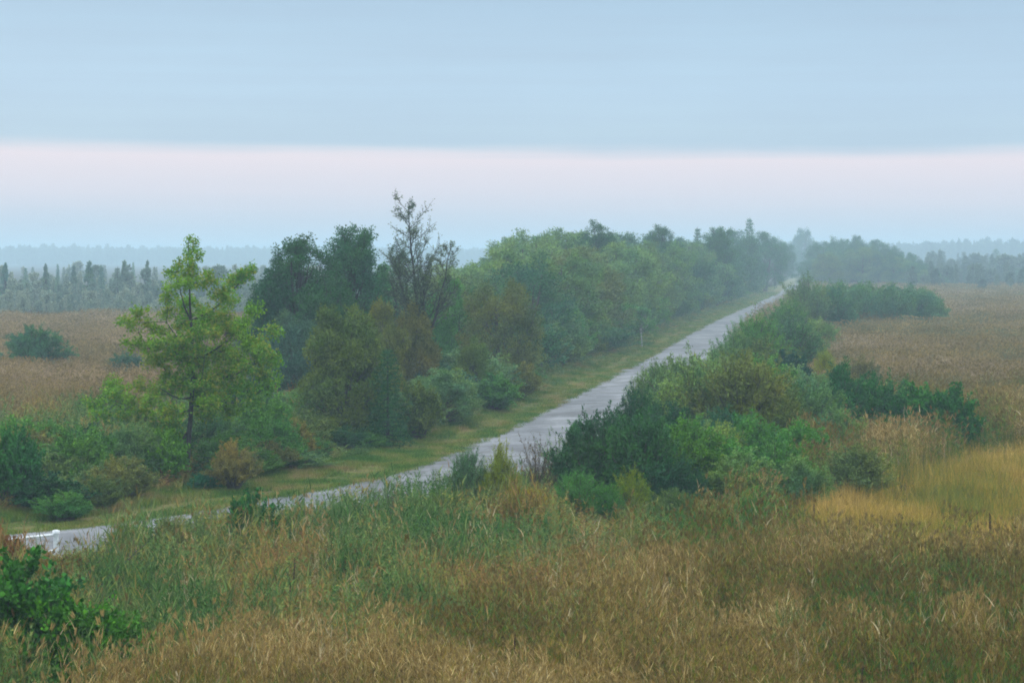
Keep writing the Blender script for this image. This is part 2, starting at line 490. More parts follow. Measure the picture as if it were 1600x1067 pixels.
def clump_tree(seed, h=9.0, w=8.0, z0=0.1, nclump=46, per=420, rc=(0.7, 1.3), L=0.2, Wd=0.075, trunks=3, ovoid=0.9, gap=0.0, fine=0.5, spire=0.0, skirt=False):
    """tree with a crown built of many leafy clumps carried on limbs"""
    r = np.random.default_rng(seed)
    wood, crown = Geo(), Geo()
    for k in range(trunks):
        a = r.uniform(0, 6.28)
        top = np.array([math.cos(a) * w * 0.12 * (trunks > 1), math.sin(a) * w * 0.12 * (trunks > 1), h * 0.82])
        tt = np.linspace(0, 1, 8)[:, None]
        b = np.array([math.cos(a), math.sin(a), 0]) * 0.25 * (trunks > 1)
        path = b + (top - b) * tt + np.concatenate([np.cumsum(r.normal(0, 0.012 * h, (8, 2)), 0), np.zeros((8, 1))], 1) * tt
        path[0] = b
        wood.tube(path, np.linspace(0.018 * h, 0.004 * h, 8) * (0.7 if h < 4 else 1), 7)
    P, D = [], []
    cz = h * (z0 + (1 - z0) * 0.42)
    for i in range(nclump):
        u = unit(r.normal(size=3) + np.array([0, 0, 0.25]))
        rad = r.uniform(0.35, 1.0) ** 0.45
        zz = u[2]
        half_h = (h - cz) if zz > 0 else (cz - z0 * h)
        wid = w / 2 * (ovoid if zz > 0 else 1.0) * r.uniform(0.85, 1.0)
        if skirt and zz < 0:
            u[:2] = u[:2] / (np.linalg.norm(u[:2]) + 1e-6) * (1 - 0.25 * zz * zz)
        if spire: wid *= (1 - spire * max(0, zz))
        rcl = r.uniform(*rc)
        c = np.array([u[0] * rad * max(wid - rcl * 0.5, 0.2), u[1] * rad * max(wid - rcl * 0.5, 0.2), cz + zz * rad * max(half_h - rcl * 0.6, 0.2)])
        if r.uniform() < gap and zz > 0.3:
            continue
        att = np.array([c[0] * 0.15, c[1] * 0.15, max(c[2] - r.uniform(0.15, 0.3) * h, 0.1 * h)])
        mid = att * 0.4 + c * 0.6 + np.array([0, 0, -0.03 * h]) + r.normal(0, 0.1, 3)
        wood.tube(np.stack([att, mid, c]), [0.0045 * h, 0.003 * h, 0.0012 * h], 5)
        nb = 9
        n = int(per * (rcl / np.mean(rc)) ** 2 * r.uniform(0.75, 1.2))
        sub = c + unit(r.normal(size=(nb, 3)) + np.array([0, 0, 0.45])) * rcl * r.uniform(0.35, 0.95, (nb, 1)) * np.array([1, 1, 0.8])
        for q in sub:
            wood.tube(np.stack([c, (c + q) / 2 + r.normal(0, 0.05, 3), q]), [0.0014 * h, 0.001 * h, 0.0005 * h], 3)
        k = r.integers(0, nb, n)
        dirs = unit(r.normal(size=(n, 3)) + np.array([0, 0, 0.35]))
        t = r.uniform(0, 1, (n, 1)) ** 0.6
        P.append(c * (1 - t) * 0.6 + sub[k] * (1 - (1 - t) * 0.6) + dirs * rcl * (0.22 + 0.2 * fine) * r.uniform(0, 1, (n, 1)) ** 0.5)
        D.append(dirs * 0.6 + unit(sub[k] - c) * 0.5 + r.normal(0, 0.45, (n, 3)))
    P, D = np.concatenate(P), np.concatenate(D)
    crown.leaves(P, D, L * r.uniform(0.65, 1.3, len(P)), Wd * r.uniform(0.7, 1.3, len(P)), r, 0, 0.06)
    return wood, crown, h, w

def branch_tree(seed, h=11.0, leaders=((0.0, 1.0, 0.0),), per_leaf=9, L=0.13, Wd=0.06, splay=0.55, first=0.3, blen=0.2, twig_n=7):
    """open tree whose limbs and twigs show; leaders = (lean_x, height share, fork height share)"""
    r = np.random.default_rng(seed)
    wood, crown = Geo(), Geo()
    P, D = [], []
    main = None
    for (lx, hs, fk) in leaders:
        n = 16
        tt = np.linspace(0, 1, n)
        path = np.zeros((n, 3))
        if main is None:
            path[:, 0] = lx * h * tt ** 1.1 + np.cumsum(r.normal(0, 0.002 * h, n)) * tt
            path[:, 1] = np.cumsum(r.normal(0, 0.006 * h, n)) * tt
            path[:, 2] = tt * h * hs
            main = path; rad0 = 0.0135 * h; f0 = first
        else:
            k = int(fk * (n - 1))
            s = main[k]
            e = s + np.array([lx * h, r.normal(0, 0.05 * h), h * hs - s[2]])
            path = s + (e - s) * tt[:, None]
            path[:, 0] += lx * h * 0.12 * np.sin(tt * np.pi)
            path += r.normal(0, 0.004 * h, (n, 3)) * tt[:, None]
            rad0 = 0.008 * h; f0 = 0.25
        wood.tube(path, rad0 * (1 - 0.9 * tt) + 0.0009 * h, 7)
        nbr = int(46 * hs) if rad0 > 0.01 * h else 26
        for b in range(nbr):
            u = f0 + (1 - f0) * (b + r.uniform(0, 1)) / nbr
            q = np.array([np.interp(u, tt, path[:, j]) for j in range(3)])
            a = r.uniform(0, 6.28)
            bl = blen * h * (1.12 - u * 0.80) * r.uniform(0.6, 1.15) * (1 if rad0 > 0.01 * h else 0.6)
            dv = unit(np.array([math.cos(a) * splay, math.sin(a) * splay, 0.75 + r.uniform(-0.2, 0.3)]))
            m = 6
            bp = [q]
            dd = dv.copy()
            for j in range(m):
                dd = unit(dd + r.normal(0, 0.14, 3) + np.array([0, 0, 0.06]))
                bp.append(bp[-1] + dd * bl / m)
            bp = np.array(bp)
            wood.tube(bp, np.linspace(rad0 * 0.26 * (1 - 0.5 * u), 0.0007 * h, m + 1), 4)
            for k in range(twig_n):
                v = r.uniform(0.25, 1.0)
                s = np.array([np.interp(v, np.linspace(0, 1, m + 1), bp[:, j]) for j in range(3)])
                td = unit(dd * 0.6 + r.normal(0, 0.55, 3) + np.array([0, 0, 0.3]))
                tl = bl * r.uniform(0.2, 0.42)
                e = s + td * tl
                mid = (s + e) / 2 + r.normal(0, 0.04 * tl, 3)
                wood.tube(np.stack([s, mid, e]), [0.0011 * h, 0.0009 * h, 0.0005 * h], 3)
                nl = r.poisson(per_leaf)
                if nl:
                    P.append(s + (e - s) * r.uniform(0.2, 1.05, (nl, 1)) + r.normal(0, 0.05, (nl, 3)))
                    D.append(td * 0.4 + r.normal(0, 0.7, (nl, 3)))
    P, D = np.concatenate(P), np.concatenate(D)
    crown.leaves(P, D, L * r.uniform(0.7, 1.3, len(P)), Wd * r.uniform(0.7, 1.3, len(P)), r, 0, 0.08)
    return wood, crown, h, h * 0.5

def conifer(seed, h=6.0, w=3.0, whorls=22, L=0.2, Wd=0.03, per=60, ragged=0.25):
    r = np.random.default_rng(seed)
    wood, crown = Geo(), Geo()
    tt = np.linspace(0, 1, 8)
    wood.tube(np.stack([r.normal(0, 0.01, 8) * tt, r.normal(0, 0.01, 8) * tt, tt * h], -1), np.linspace(0.016 * h, 0.002 * h, 8), 6)
    P, D = [], []
    for i in range(whorls):
        u = (i + 0.6) / (whorls + 0.6)
        z = h * (0.04 + 0.95 * u)
        rad = w / 2 * (1 - u) ** 0.8 * (1 + r.uniform(-ragged, ragged)) + 0.03 * w
        nb = int(5 + 3 * (1 - u))
        a0 = r.uniform(0, 6.28)
        for k in range(nb):
            a = a0 + k * 6.28 / nb + r.uniform(-0.3, 0.3)
            rr = rad * r.uniform(0.7, 1.1)
            d = np.array([math.cos(a), math.sin(a), 0])
            s = np.array([0, 0, z]); e = s + d * rr + np.array([0, 0, rr * (0.25 * u * 2 - 0.2)])
            mid = (s + e) / 2 + np.array([0, 0, -0.06 * rr])
            wood.tube(np.stack([s, mid, e]), [0.004 * h * (1 - u) + 0.006, 0.006, 0.003], 3)
            n = int(per * (0.35 + rr / (w / 2)))
            t = r.uniform(0.1, 1.05, (n, 1))
            sp = np.cross(d, [0, 0, 1.0]) * r.normal(0, 0.16, (n, 1)) * (1.1 - t) * rr * 1.6
            P.append(s + (e - s) * t + sp + r.normal(0, 0.03, (n, 3)))
            D.append(d * 0.6 + r.normal(0, 0.55, (n, 3)) + np.array([0, 0, -0.1]))
    P, D = np.concatenate(P), np.concatenate(D)
    crown.leaves(P, D, L * r.uniform(0.7, 1.3, len(P)), Wd * r.uniform(0.8, 1.3, len(P)), r)
    return wood, crown, h, w

PROTO = {}
def proto(kind, variants, bark, parts, leaf=None):
    out = []
    for i, (wo_, cr_, h, w) in enumerate(variants):
        wm = wo_.mesh(kind + '_wood', [bark], True)
        cm = cr_.mesh(kind + '_leaves', [leaf or LEAF])
        # true extents of the crown decide how it is scaled
        co = np.concatenate(cr_.v)
        hh = np.percentile(co[:, 2], 99.7)
        ww = np.percentile(np.abs(co[:, 0]), 98.5) + np.percentile(np.abs(co[:, 1]), 98.5)
        out.append((wm, cm, hh, ww))
    PROTO[kind] = (out, parts)
proto('bush', [shrub(s, nstem=76, per_twig=56, Wd=0.048, low=0.2) for s in (1, 2, 3, 4)], BARK, ('stems', 'foliage'))
proto('wispy', [shrub(s, h=3.4, w=3.4, nstem=84, twigs=8, per_twig=36, L=0.14, Wd=0.030, wisp=1.0, stiff=1.0, low=0.3) for s in (11, 12, 13)], BARK, ('stems', 'foliage'))
proto('sparse', [shrub(s, h=2.2, w=2.0, nstem=26, twigs=5, per_twig=8, L=0.10, Wd=0.03, wisp=1.0, stiff=1.2, low=0.4) for s in (21, 22)], BARK, ('stems', 'foliage'))
proto('leafy', [shrub(s, h=2.4, w=3.0, nstem=70, twigs=7, per_twig=44, L=0.12, Wd=0.075, wisp=0.3, low=0.22) for s in (31, 32, 33)], BARK, ('stems', 'foliage'))
proto('willow', [clump_tree(s, h=8.5, w=8.5, z0=0.03, nclump=66, per=600, rc=(0.9, 1.5), L=0.19, Wd=0.06, ovoid=1.05, fine=0.6, skirt=True) for s in (41, 42, 43, 44, 45)], BARK, ('trunk', 'crown'))
proto('olive', [clump_tree(s, h=5.5, w=5.2, z0=0.02, nclump=88, per=500, rc=(0.45, 0.9), L=0.14, Wd=0.05, ovoid=0.9, fine=0.9, skirt=True) for s in (51, 52, 53)], BARK, ('trunk', 'crown'))
proto('alder', [clump_tree(s, h=9.0, w=5.0, z0=0.05, nclump=130, per=330, rc=(0.42, 0.8), L=0.115, Wd=0.065, trunks=2, ovoid=1.0, gap=0.0, fine=1.2, skirt=True) for s in (61, 62, 63)], BARK_DARK, ('trunk', 'crown'))
proto('poplar', [clump_tree(s, h=10.0, w=4.6, z0=0.03, nclump=120, per=170, rc=(0.3, 0.6), L=0.17, Wd=0.11, trunks=1, ovoid=0.75, gap=0.1, fine=0.6, spire=0.5, skirt=True) for s in (71, 72)], BARK_DARK, ('trunk', 'crown'))
proto('thin', [branch_tree(81, h=8.0, leaders=((-0.06, 1.0, 0), (0.1, 0.85, 0.3)), per_leaf=4, blen=0.22),
               branch_tree(82, h=8.0, leaders=((0.03, 1.0, 0),), per_leaf=7, blen=0.22)], BARK_DARK, ('trunk', 'crown'))
proto('spruce', [conifer(s) for s in (91, 92, 93)], BARK_DARK, ('trunk', 'crown'))

def plant(kind, px, pyb, pyt, wpx, color, name, label, cat, group=None, var=None, Y=None, rot=None, X=None, h=None, w=None, zb=0.0):
    """stand one plant on the ground; size and place come from its base point, its top and its width"""
    vs, parts = PROTO[kind]
    if X is None:
        X, Y = at(px, pyb, zb)
        h = z_at(px, pyt, Y)
        w = wpx * Y / F
    i = rng.integers(len(vs)) if var is None else var
    wm, cm, h0, w0 = vs[i]
    root = bpy.data.objects.new(name, None)
    COL.objects.link(root)
    root.empty_display_size = 0.3
    root.location = (X, Y, 0.0)
    root.rotation_euler = (0, 0, rng.uniform(0, 6.28) if rot is None else rot)
    root.scale = (w / w0, w / w0, h / h0)
    a = link(parts[0], wm, root)
    b = link(parts[1], cm, root)
    m3 = sum(color) / 3.0
    color = [max(0.004, (m3 + (v - m3) * 1.55) * 1.25) for v in color]
    j = rng.uniform(0.92, 1.08, 3)
    b.color = (color[0] * j[0], color[1] * j[1], color[2] * j[2], 1)
    tag(root, label, cat, group)
    return root

# leaf colours
C_DARK = (0.024, 0.064, 0.030)
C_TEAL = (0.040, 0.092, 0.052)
C_MID = (0.060, 0.135, 0.042)
C_GREY = (0.085, 0.140, 0.070)
C_SAGE = (0.110, 0.170, 0.078)
C_OLIVE = (0.070, 0.105, 0.038)
C_BROWN = (0.105, 0.115, 0.050)
C_RUST = (0.110, 0.115, 0.045)
C_LIME = (0.10, 0.175, 0.035)
C_YEL = (0.15, 0.185, 0.045)
C_BLUE = (0.050, 0.090, 0.075)
# ------------------------------------------------------------------ the lone yellow-green maple left of the road
def maple():
    r = np.random.default_rng(5)
    bx, by = 295, 752
    X, Y = at(bx, by)
    k = Y / F
    wood, crown = Geo(), Geo()
    def loc(px, py, dy=0.0):
        return np.array([(px - bx) * k, dy, (by - py) * k])
    trunk = np.array([loc(293, 754), loc(293, 720), loc(296, 680), loc(300, 630), loc(303, 580), loc(302, 530), loc(299, 480), loc(298, 430), loc(297, 376)])
    wood.tube(trunk, [0.12, 0.10, 0.09, 0.08, 0.068, 0.055, 0.04, 0.022, 0.008], 8)
    cl = [(296, 378, .3), (298, 395, .3), (299, 412, .4), (311, 396, .2), (303, 430, .6), (276, 424, .6), (288, 442, .7), (318, 440, .6), (270, 458, .7), (285, 478, .9), (336, 432, .5),
          (354, 439, .7), (375, 436, .7), (391, 418, .3), (384, 430, .5), (357, 457, .8), (345, 472, .9), (330, 490, 1), (225, 490, .4), (210, 502, .5), (234, 508, .6), (249, 520, .7), (216, 538, .6), (240, 541, .7), (264, 529, .9), (283, 505, .9),
          (306, 505, 1), (320, 515, 1), (360, 490, 1), (405, 481, .6), (390, 505, .9), (360, 520, 1), (385, 535, 1), (420, 520, .6), (429, 559, .5), (405, 555, .8), (390, 550, 1), (345, 550, 1), (325, 560, 1), (285, 550, 1), (262, 562, .9),
          (420, 589, .6), (400, 580, .9), (375, 580, 1), (350, 585, 1), (327, 600, 1), (297, 595, .9), (275, 585, .8), (171, 602, .5), (147, 629, .4), (165, 647, .4), (192, 611, .6), (210, 629, .6), (237, 614, .8), (234, 650, .6), (264, 605, .9),
          (270, 641, .9), (360, 605, .9), (385, 610, .9), (420, 603, .5), (395, 625, .7), (354, 638, .7), (330, 618, .8), (255, 704, .5), (262, 722, .5), (240, 680, .5), (251, 665, .7), (369, 640, .5), (276, 660, .6), (220, 645, .5), (185, 628, .5), (310, 640, .7), (415, 545, .6), (343, 510, 1), (372, 560, 1), (270, 490, .7), (295, 530, 1), (285, 600, 1), (312, 595, 1), (290, 635, .8), (320, 645, .7), (272, 682, .5), (302, 575, 1), (312, 545, 1), (296, 562, 1), (340, 625, .9), (308, 618, 1), (196, 645, .5), (180, 615, .5), (222, 600, .6), (248, 618, .8)]
    P, D = [], []
    limbs = [((303, 632), (405, 612), 0.25), ((303, 632), (345, 560), 1.2), ((300, 640), (165, 620), 0.1), ((300, 610), (215, 520), 0.5), ((303, 590), (415, 560), -0.6), ((303, 560), (395, 495), -0.5), ((302, 545), (270, 500), -1.0),
             ((301, 500), (385, 430), 0.3), ((300, 500), (275, 430), 0.3), ((296, 670), (252, 715), -0.6), ((303, 600), (330, 580), -1.7), ((302, 620), (265, 600), -1.6), ((302, 600), (310, 560), 1.6), ((303, 560), (250, 540), 1.0), ((303, 560), (360, 520), 1.1)]
    lpts = []
    for a, b, dy in limbs:
        s = loc(*a); s = np.array([np.interp(s[2], trunk[:, 2], trunk[:, 0]), 0, s[2]])
        e = loc(b[0], b[1], dy)
        tt = np.linspace(0, 1, 8)[:, None]
        pth = s + (e - s) * tt + np.array([0, 0, 1]) * (-0.12 * np.sin(tt * np.pi)) * np.linalg.norm(e - s) * 0.8
        pth += r.normal(0, 0.02, (8, 3)) * tt
        wood.tube(pth, np.linspace(0.042, 0.011, 8), 6)
        lpts.append(pth)
    allp = np.concatenate([l for l in lpts] + [trunk[4:]])
    for (px, py, dep) in cl:
        for rep in range(2 if dep >= 0.88 else 1):
            dy = r.uniform(-1, 1) * dep * 2.0 if rep == 0 else r.uniform(-1, 1) * dep * 1.6
            c = loc(px + (rep * r.normal(0, 9)), py + rep * r.normal(0, 7), dy)
            q = allp[np.argmin(((allp - c) ** 2).sum(1) + 2.5 * np.maximum(0, allp[:, 2] - c[2] + 0.1) ** 2)]
            m = (q + c) / 2 + np.array([0, 0, 0.06]) + r.normal(0, 0.04, 3)
            wood.tube(np.stack([q, m, c]), [0.012, 0.009, 0.004], 4)
            sz = 0.18 + 0.12 * min(dep, 1)
            nt_ = 6 if dep < 0.35 else 12
            for j in range(nt_):
                tip = c + unit(r.normal(size=3) + np.array([0, 0, 0.15])) * np.array([1.25, 1.25, 0.8]) * sz * r.uniform(0.5, 1.25)
                wood.tube(np.stack([c, (c + tip) / 2 + r.normal(0, .02, 3), tip]), [0.005, 0.004, 0.002], 3)
                n = r.integers(20, 34)
                P.append(tip + r.normal(0, 0.085, (n, 3)))
                D.append(unit(tip - c) * 0.5 + r.normal(0, 0.6, (n, 3)) + np.array([0, 0, -0.15]))
    P, D = np.concatenate(P), np.concatenate(D)
    crown.leaves(P, D, 0.10 * r.uniform(0.7, 1.3, len(P)), 0.07 * r.uniform(0.7, 1.3, len(P)), r, 0, 0.1)
    root = bpy.data.objects.new('maple_tree', None); COL.objects.link(root); root.location = (X, Y, 0)
    link('trunk', wood.mesh('maple_trunk', [BARK_DARK], True), root)
    c = link('crown', crown.mesh('maple_crown', [LEAF_MAPLE]), root)
    c.color = (0.115, 0.285, 0.016, 1)
    tag(root, 'open bright yellow-green tree with a straight dark trunk, in front of the left field', 'tree')
maple()

# ------------------------------------------------------------------ left of the road: clump around the tall bare tree
def P_(*a, **k): return plant(*a, **k)
P_('alder', 468, 640, 374, 135, C_DARK, 'alder_tree', 'broad dark green tree with a rounded top, just right of the yellow-green tree', 'tree', var=0)
P_('alder', 548, 632, 357, 105, C_TEAL, 'alder_tree', 'round-topped green tree with sky showing through its crown, left of the tall bare tree', 'tree', var=1)
P_('alder', 428, 640, 412, 84, C_DARK, 'alder_tree', 'lower dark green tree at the left end of the clump behind the yellow-green tree', 'tree', var=2)
P_('alder', 510, 650, 430, 110, C_DARK, 'alder_tree', 'short dense dark tree below the gap between the two round-topped trees', 'tree', var=2)
P_('thin', 606, 622, 392, 80, C_TEAL, 'birch_tree', 'thin leaning tree with sparse leaves, close on the left of the tall bare tree', 'tree', var=0, rot=2.9)
P_('poplar', 600, 610, 415, 60, C_TEAL, 'poplar_tree', 'slim blue-green tree behind the thin leaning tree', 'tree', var=1)
def bare_tree():
    wo_, cr_, h0, w0 = branch_tree(301, h=10.25, leaders=((-0.055, 1.0, 0), (0.15, 0.82, 0.30), (0.03, 0.74, 0.34), (-0.12, 0.78, 0.40)), per_leaf=8, L=0.095, Wd=0.05, first=0.36, blen=0.36, splay=1.0, twig_n=10)
    X, Y = at(662, 646)
    root = bpy.data.objects.new('bare_tree', None); COL.objects.link(root); root.location = (X, Y, 0)
    link('trunk', wo_.mesh('bare_tree_trunk', [BARK_DARK], True), root)
    c = link('crown', cr_.mesh('bare_tree_crown', [LEAF]), root); c.color = (0.085, 0.14, 0.075, 1)
    tag(root, 'tallest tree, half bare, with forked dark trunk and thin crown against the pink sky', 'tree')
bare_tree()
P_('olive', 455, 655, 492, 105, C_BLUE, 'willow_bush', 'blue-grey bush at the foot of the broad dark tree beside the yellow-green tree', 'bush', var=0)
P_('olive', 538, 697, 482, 128, C_OLIVE, 'willow_bush', 'tall olive bush left of the dark spruce by the grass verge', 'bush', var=1)
P_('olive', 598, 655, 474, 80, (0.088, 0.102, 0.040), 'willow_bush', 'bush with faint orange-brown top, left of the trunk of the tall bare tree', 'bush', var=2)
P_('olive', 648, 648, 478, 76, (0.085, 0.100, 0.040), 'willow_bush', 'bush with faint orange-brown top right under the fork of the tall bare tree', 'bush', var=0)
P_('spruce', 606, 702, 548, 82, (0.018, 0.056, 0.024), 'spruce_tree', 'small dark green spruce standing at the edge of the verge', 'tree', var=0)
P_('leafy', 655, 690, 600, 70, C_OLIVE, 'leafy_bush', 'low olive bush right of the small dark spruce', 'bush')
P_('leafy', 668, 625, 535, 64, C_DARK, 'leafy_bush', 'small very dark green bush behind the grey-olive bush right of the spruce', 'bush')
P_('olive', 692, 668, 578, 112, C_GREY, 'willow_bush', 'rounded grey-olive bush on the verge between the spruce and the brown willow', 'bush', var=1)
P_('olive', 705, 610, 437, 88, C_MID, 'willow_bush', 'green willow bush directly right of the tall bare tree', 'bush', var=2)
P_('olive', 742, 600, 455, 80, C_TEAL, 'willow_bush', 'teal-green bush left of the brown willow, its top against the mist', 'bush', var=0)
P_('willow', 785, 618, 440, 128, (0.082, 0.100, 0.042), 'willow_tree', 'brownish willow with orange-tinged leaves low down, first big crown right of the clump', 'tree', var=1)
P_('leafy', 775, 645, 585, 74, C_MID, 'leafy_bush', 'fresh green bush on the verge at the foot of the brownish willow', 'bush')
P_('leafy', 812, 628, 568, 52, C_RUST, 'leafy_bush', 'faintly rusty bush on the verge at the foot of the brownish willow', 'bush')
P_('olive', 740, 640, 530, 60, C_OLIVE, 'willow_bush', 'olive bush between the grey-olive bush and the brownish willow', 'bush')

# willows lining the road, from the brownish one into the mist
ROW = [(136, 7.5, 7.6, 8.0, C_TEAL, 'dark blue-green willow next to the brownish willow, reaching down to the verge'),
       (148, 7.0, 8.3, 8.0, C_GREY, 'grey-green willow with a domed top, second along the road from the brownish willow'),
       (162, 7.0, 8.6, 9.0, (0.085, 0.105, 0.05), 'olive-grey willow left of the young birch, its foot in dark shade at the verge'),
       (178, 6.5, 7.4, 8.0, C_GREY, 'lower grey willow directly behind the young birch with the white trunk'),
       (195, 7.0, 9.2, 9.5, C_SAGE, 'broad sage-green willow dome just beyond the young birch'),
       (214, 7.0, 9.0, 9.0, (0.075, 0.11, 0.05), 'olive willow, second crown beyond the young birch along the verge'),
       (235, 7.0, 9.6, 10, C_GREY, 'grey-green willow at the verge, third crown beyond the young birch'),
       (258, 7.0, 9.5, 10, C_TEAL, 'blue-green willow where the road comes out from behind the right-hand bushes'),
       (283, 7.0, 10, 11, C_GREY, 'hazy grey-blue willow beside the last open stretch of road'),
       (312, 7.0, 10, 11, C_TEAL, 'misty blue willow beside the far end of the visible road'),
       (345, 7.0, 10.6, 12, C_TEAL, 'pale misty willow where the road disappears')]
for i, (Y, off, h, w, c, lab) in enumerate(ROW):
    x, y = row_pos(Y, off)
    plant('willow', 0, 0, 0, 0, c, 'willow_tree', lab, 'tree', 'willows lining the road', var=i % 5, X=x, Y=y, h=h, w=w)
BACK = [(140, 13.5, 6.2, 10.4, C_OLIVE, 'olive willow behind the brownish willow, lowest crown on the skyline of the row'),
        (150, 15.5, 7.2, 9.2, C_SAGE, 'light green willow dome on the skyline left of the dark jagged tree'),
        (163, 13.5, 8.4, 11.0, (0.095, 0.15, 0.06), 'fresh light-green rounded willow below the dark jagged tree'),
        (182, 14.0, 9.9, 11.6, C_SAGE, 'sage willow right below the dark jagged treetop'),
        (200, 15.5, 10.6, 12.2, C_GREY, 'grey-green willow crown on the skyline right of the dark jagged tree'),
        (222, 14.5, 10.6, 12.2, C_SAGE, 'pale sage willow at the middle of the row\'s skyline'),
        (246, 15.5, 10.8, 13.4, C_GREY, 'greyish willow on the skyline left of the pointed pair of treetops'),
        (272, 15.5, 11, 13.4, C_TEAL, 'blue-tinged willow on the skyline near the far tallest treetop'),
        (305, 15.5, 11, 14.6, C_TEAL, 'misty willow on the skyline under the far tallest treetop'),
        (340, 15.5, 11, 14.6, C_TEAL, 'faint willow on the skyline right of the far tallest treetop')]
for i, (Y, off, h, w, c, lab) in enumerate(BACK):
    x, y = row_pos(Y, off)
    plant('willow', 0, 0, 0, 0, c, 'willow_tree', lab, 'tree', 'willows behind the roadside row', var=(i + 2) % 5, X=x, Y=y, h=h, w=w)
# darker trees that stick out above the willows: (px of crown, py of top, distance, width m, kind, colour, label)
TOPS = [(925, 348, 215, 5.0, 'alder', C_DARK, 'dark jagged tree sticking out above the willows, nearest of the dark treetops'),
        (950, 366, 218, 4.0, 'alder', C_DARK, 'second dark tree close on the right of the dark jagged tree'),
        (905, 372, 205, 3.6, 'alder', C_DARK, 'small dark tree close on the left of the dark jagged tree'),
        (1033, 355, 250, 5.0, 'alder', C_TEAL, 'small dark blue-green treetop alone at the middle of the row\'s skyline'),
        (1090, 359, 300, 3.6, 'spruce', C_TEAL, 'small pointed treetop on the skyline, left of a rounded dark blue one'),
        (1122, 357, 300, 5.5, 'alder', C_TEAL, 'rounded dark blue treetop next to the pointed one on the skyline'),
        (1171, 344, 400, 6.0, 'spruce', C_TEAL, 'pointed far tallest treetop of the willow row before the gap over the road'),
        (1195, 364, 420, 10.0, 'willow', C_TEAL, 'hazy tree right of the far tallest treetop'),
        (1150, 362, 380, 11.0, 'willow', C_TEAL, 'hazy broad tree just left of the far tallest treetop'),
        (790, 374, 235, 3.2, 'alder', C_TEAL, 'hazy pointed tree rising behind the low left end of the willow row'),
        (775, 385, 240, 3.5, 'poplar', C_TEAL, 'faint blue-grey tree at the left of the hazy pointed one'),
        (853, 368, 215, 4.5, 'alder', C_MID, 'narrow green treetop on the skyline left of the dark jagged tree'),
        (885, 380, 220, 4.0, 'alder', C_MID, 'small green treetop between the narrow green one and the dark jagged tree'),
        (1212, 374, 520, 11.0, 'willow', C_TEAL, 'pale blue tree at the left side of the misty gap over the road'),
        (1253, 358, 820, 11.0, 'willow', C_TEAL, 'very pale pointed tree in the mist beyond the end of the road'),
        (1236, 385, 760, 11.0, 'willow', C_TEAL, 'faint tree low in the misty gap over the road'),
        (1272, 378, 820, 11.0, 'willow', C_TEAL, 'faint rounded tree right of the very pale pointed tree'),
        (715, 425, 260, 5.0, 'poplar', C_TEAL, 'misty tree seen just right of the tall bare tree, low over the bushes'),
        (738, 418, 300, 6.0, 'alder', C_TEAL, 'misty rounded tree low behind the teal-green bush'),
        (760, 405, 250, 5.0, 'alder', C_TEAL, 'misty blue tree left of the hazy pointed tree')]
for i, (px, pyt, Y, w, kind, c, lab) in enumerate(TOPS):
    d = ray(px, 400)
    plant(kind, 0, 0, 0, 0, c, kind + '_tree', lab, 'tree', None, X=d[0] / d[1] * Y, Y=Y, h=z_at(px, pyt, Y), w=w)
# slim birch with a white trunk on the verge
PROTO['birch'] = ([], ('trunk', 'crown'))
proto('birch', [clump_tree(401, h=3.4, w=1.3, z0=0.48, nclump=22, per=120, rc=(0.22, 0.4), L=0.10, Wd=0.06, trunks=1, ovoid=0.8, fine=0.5)], BIRCH, ('trunk', 'crown'))
P_('birch', 1003, 544, 480, 26, (0.085, 0.16, 0.075), 'young_birch', 'young birch with a white trunk and pale green top, alone on the verge', 'tree')

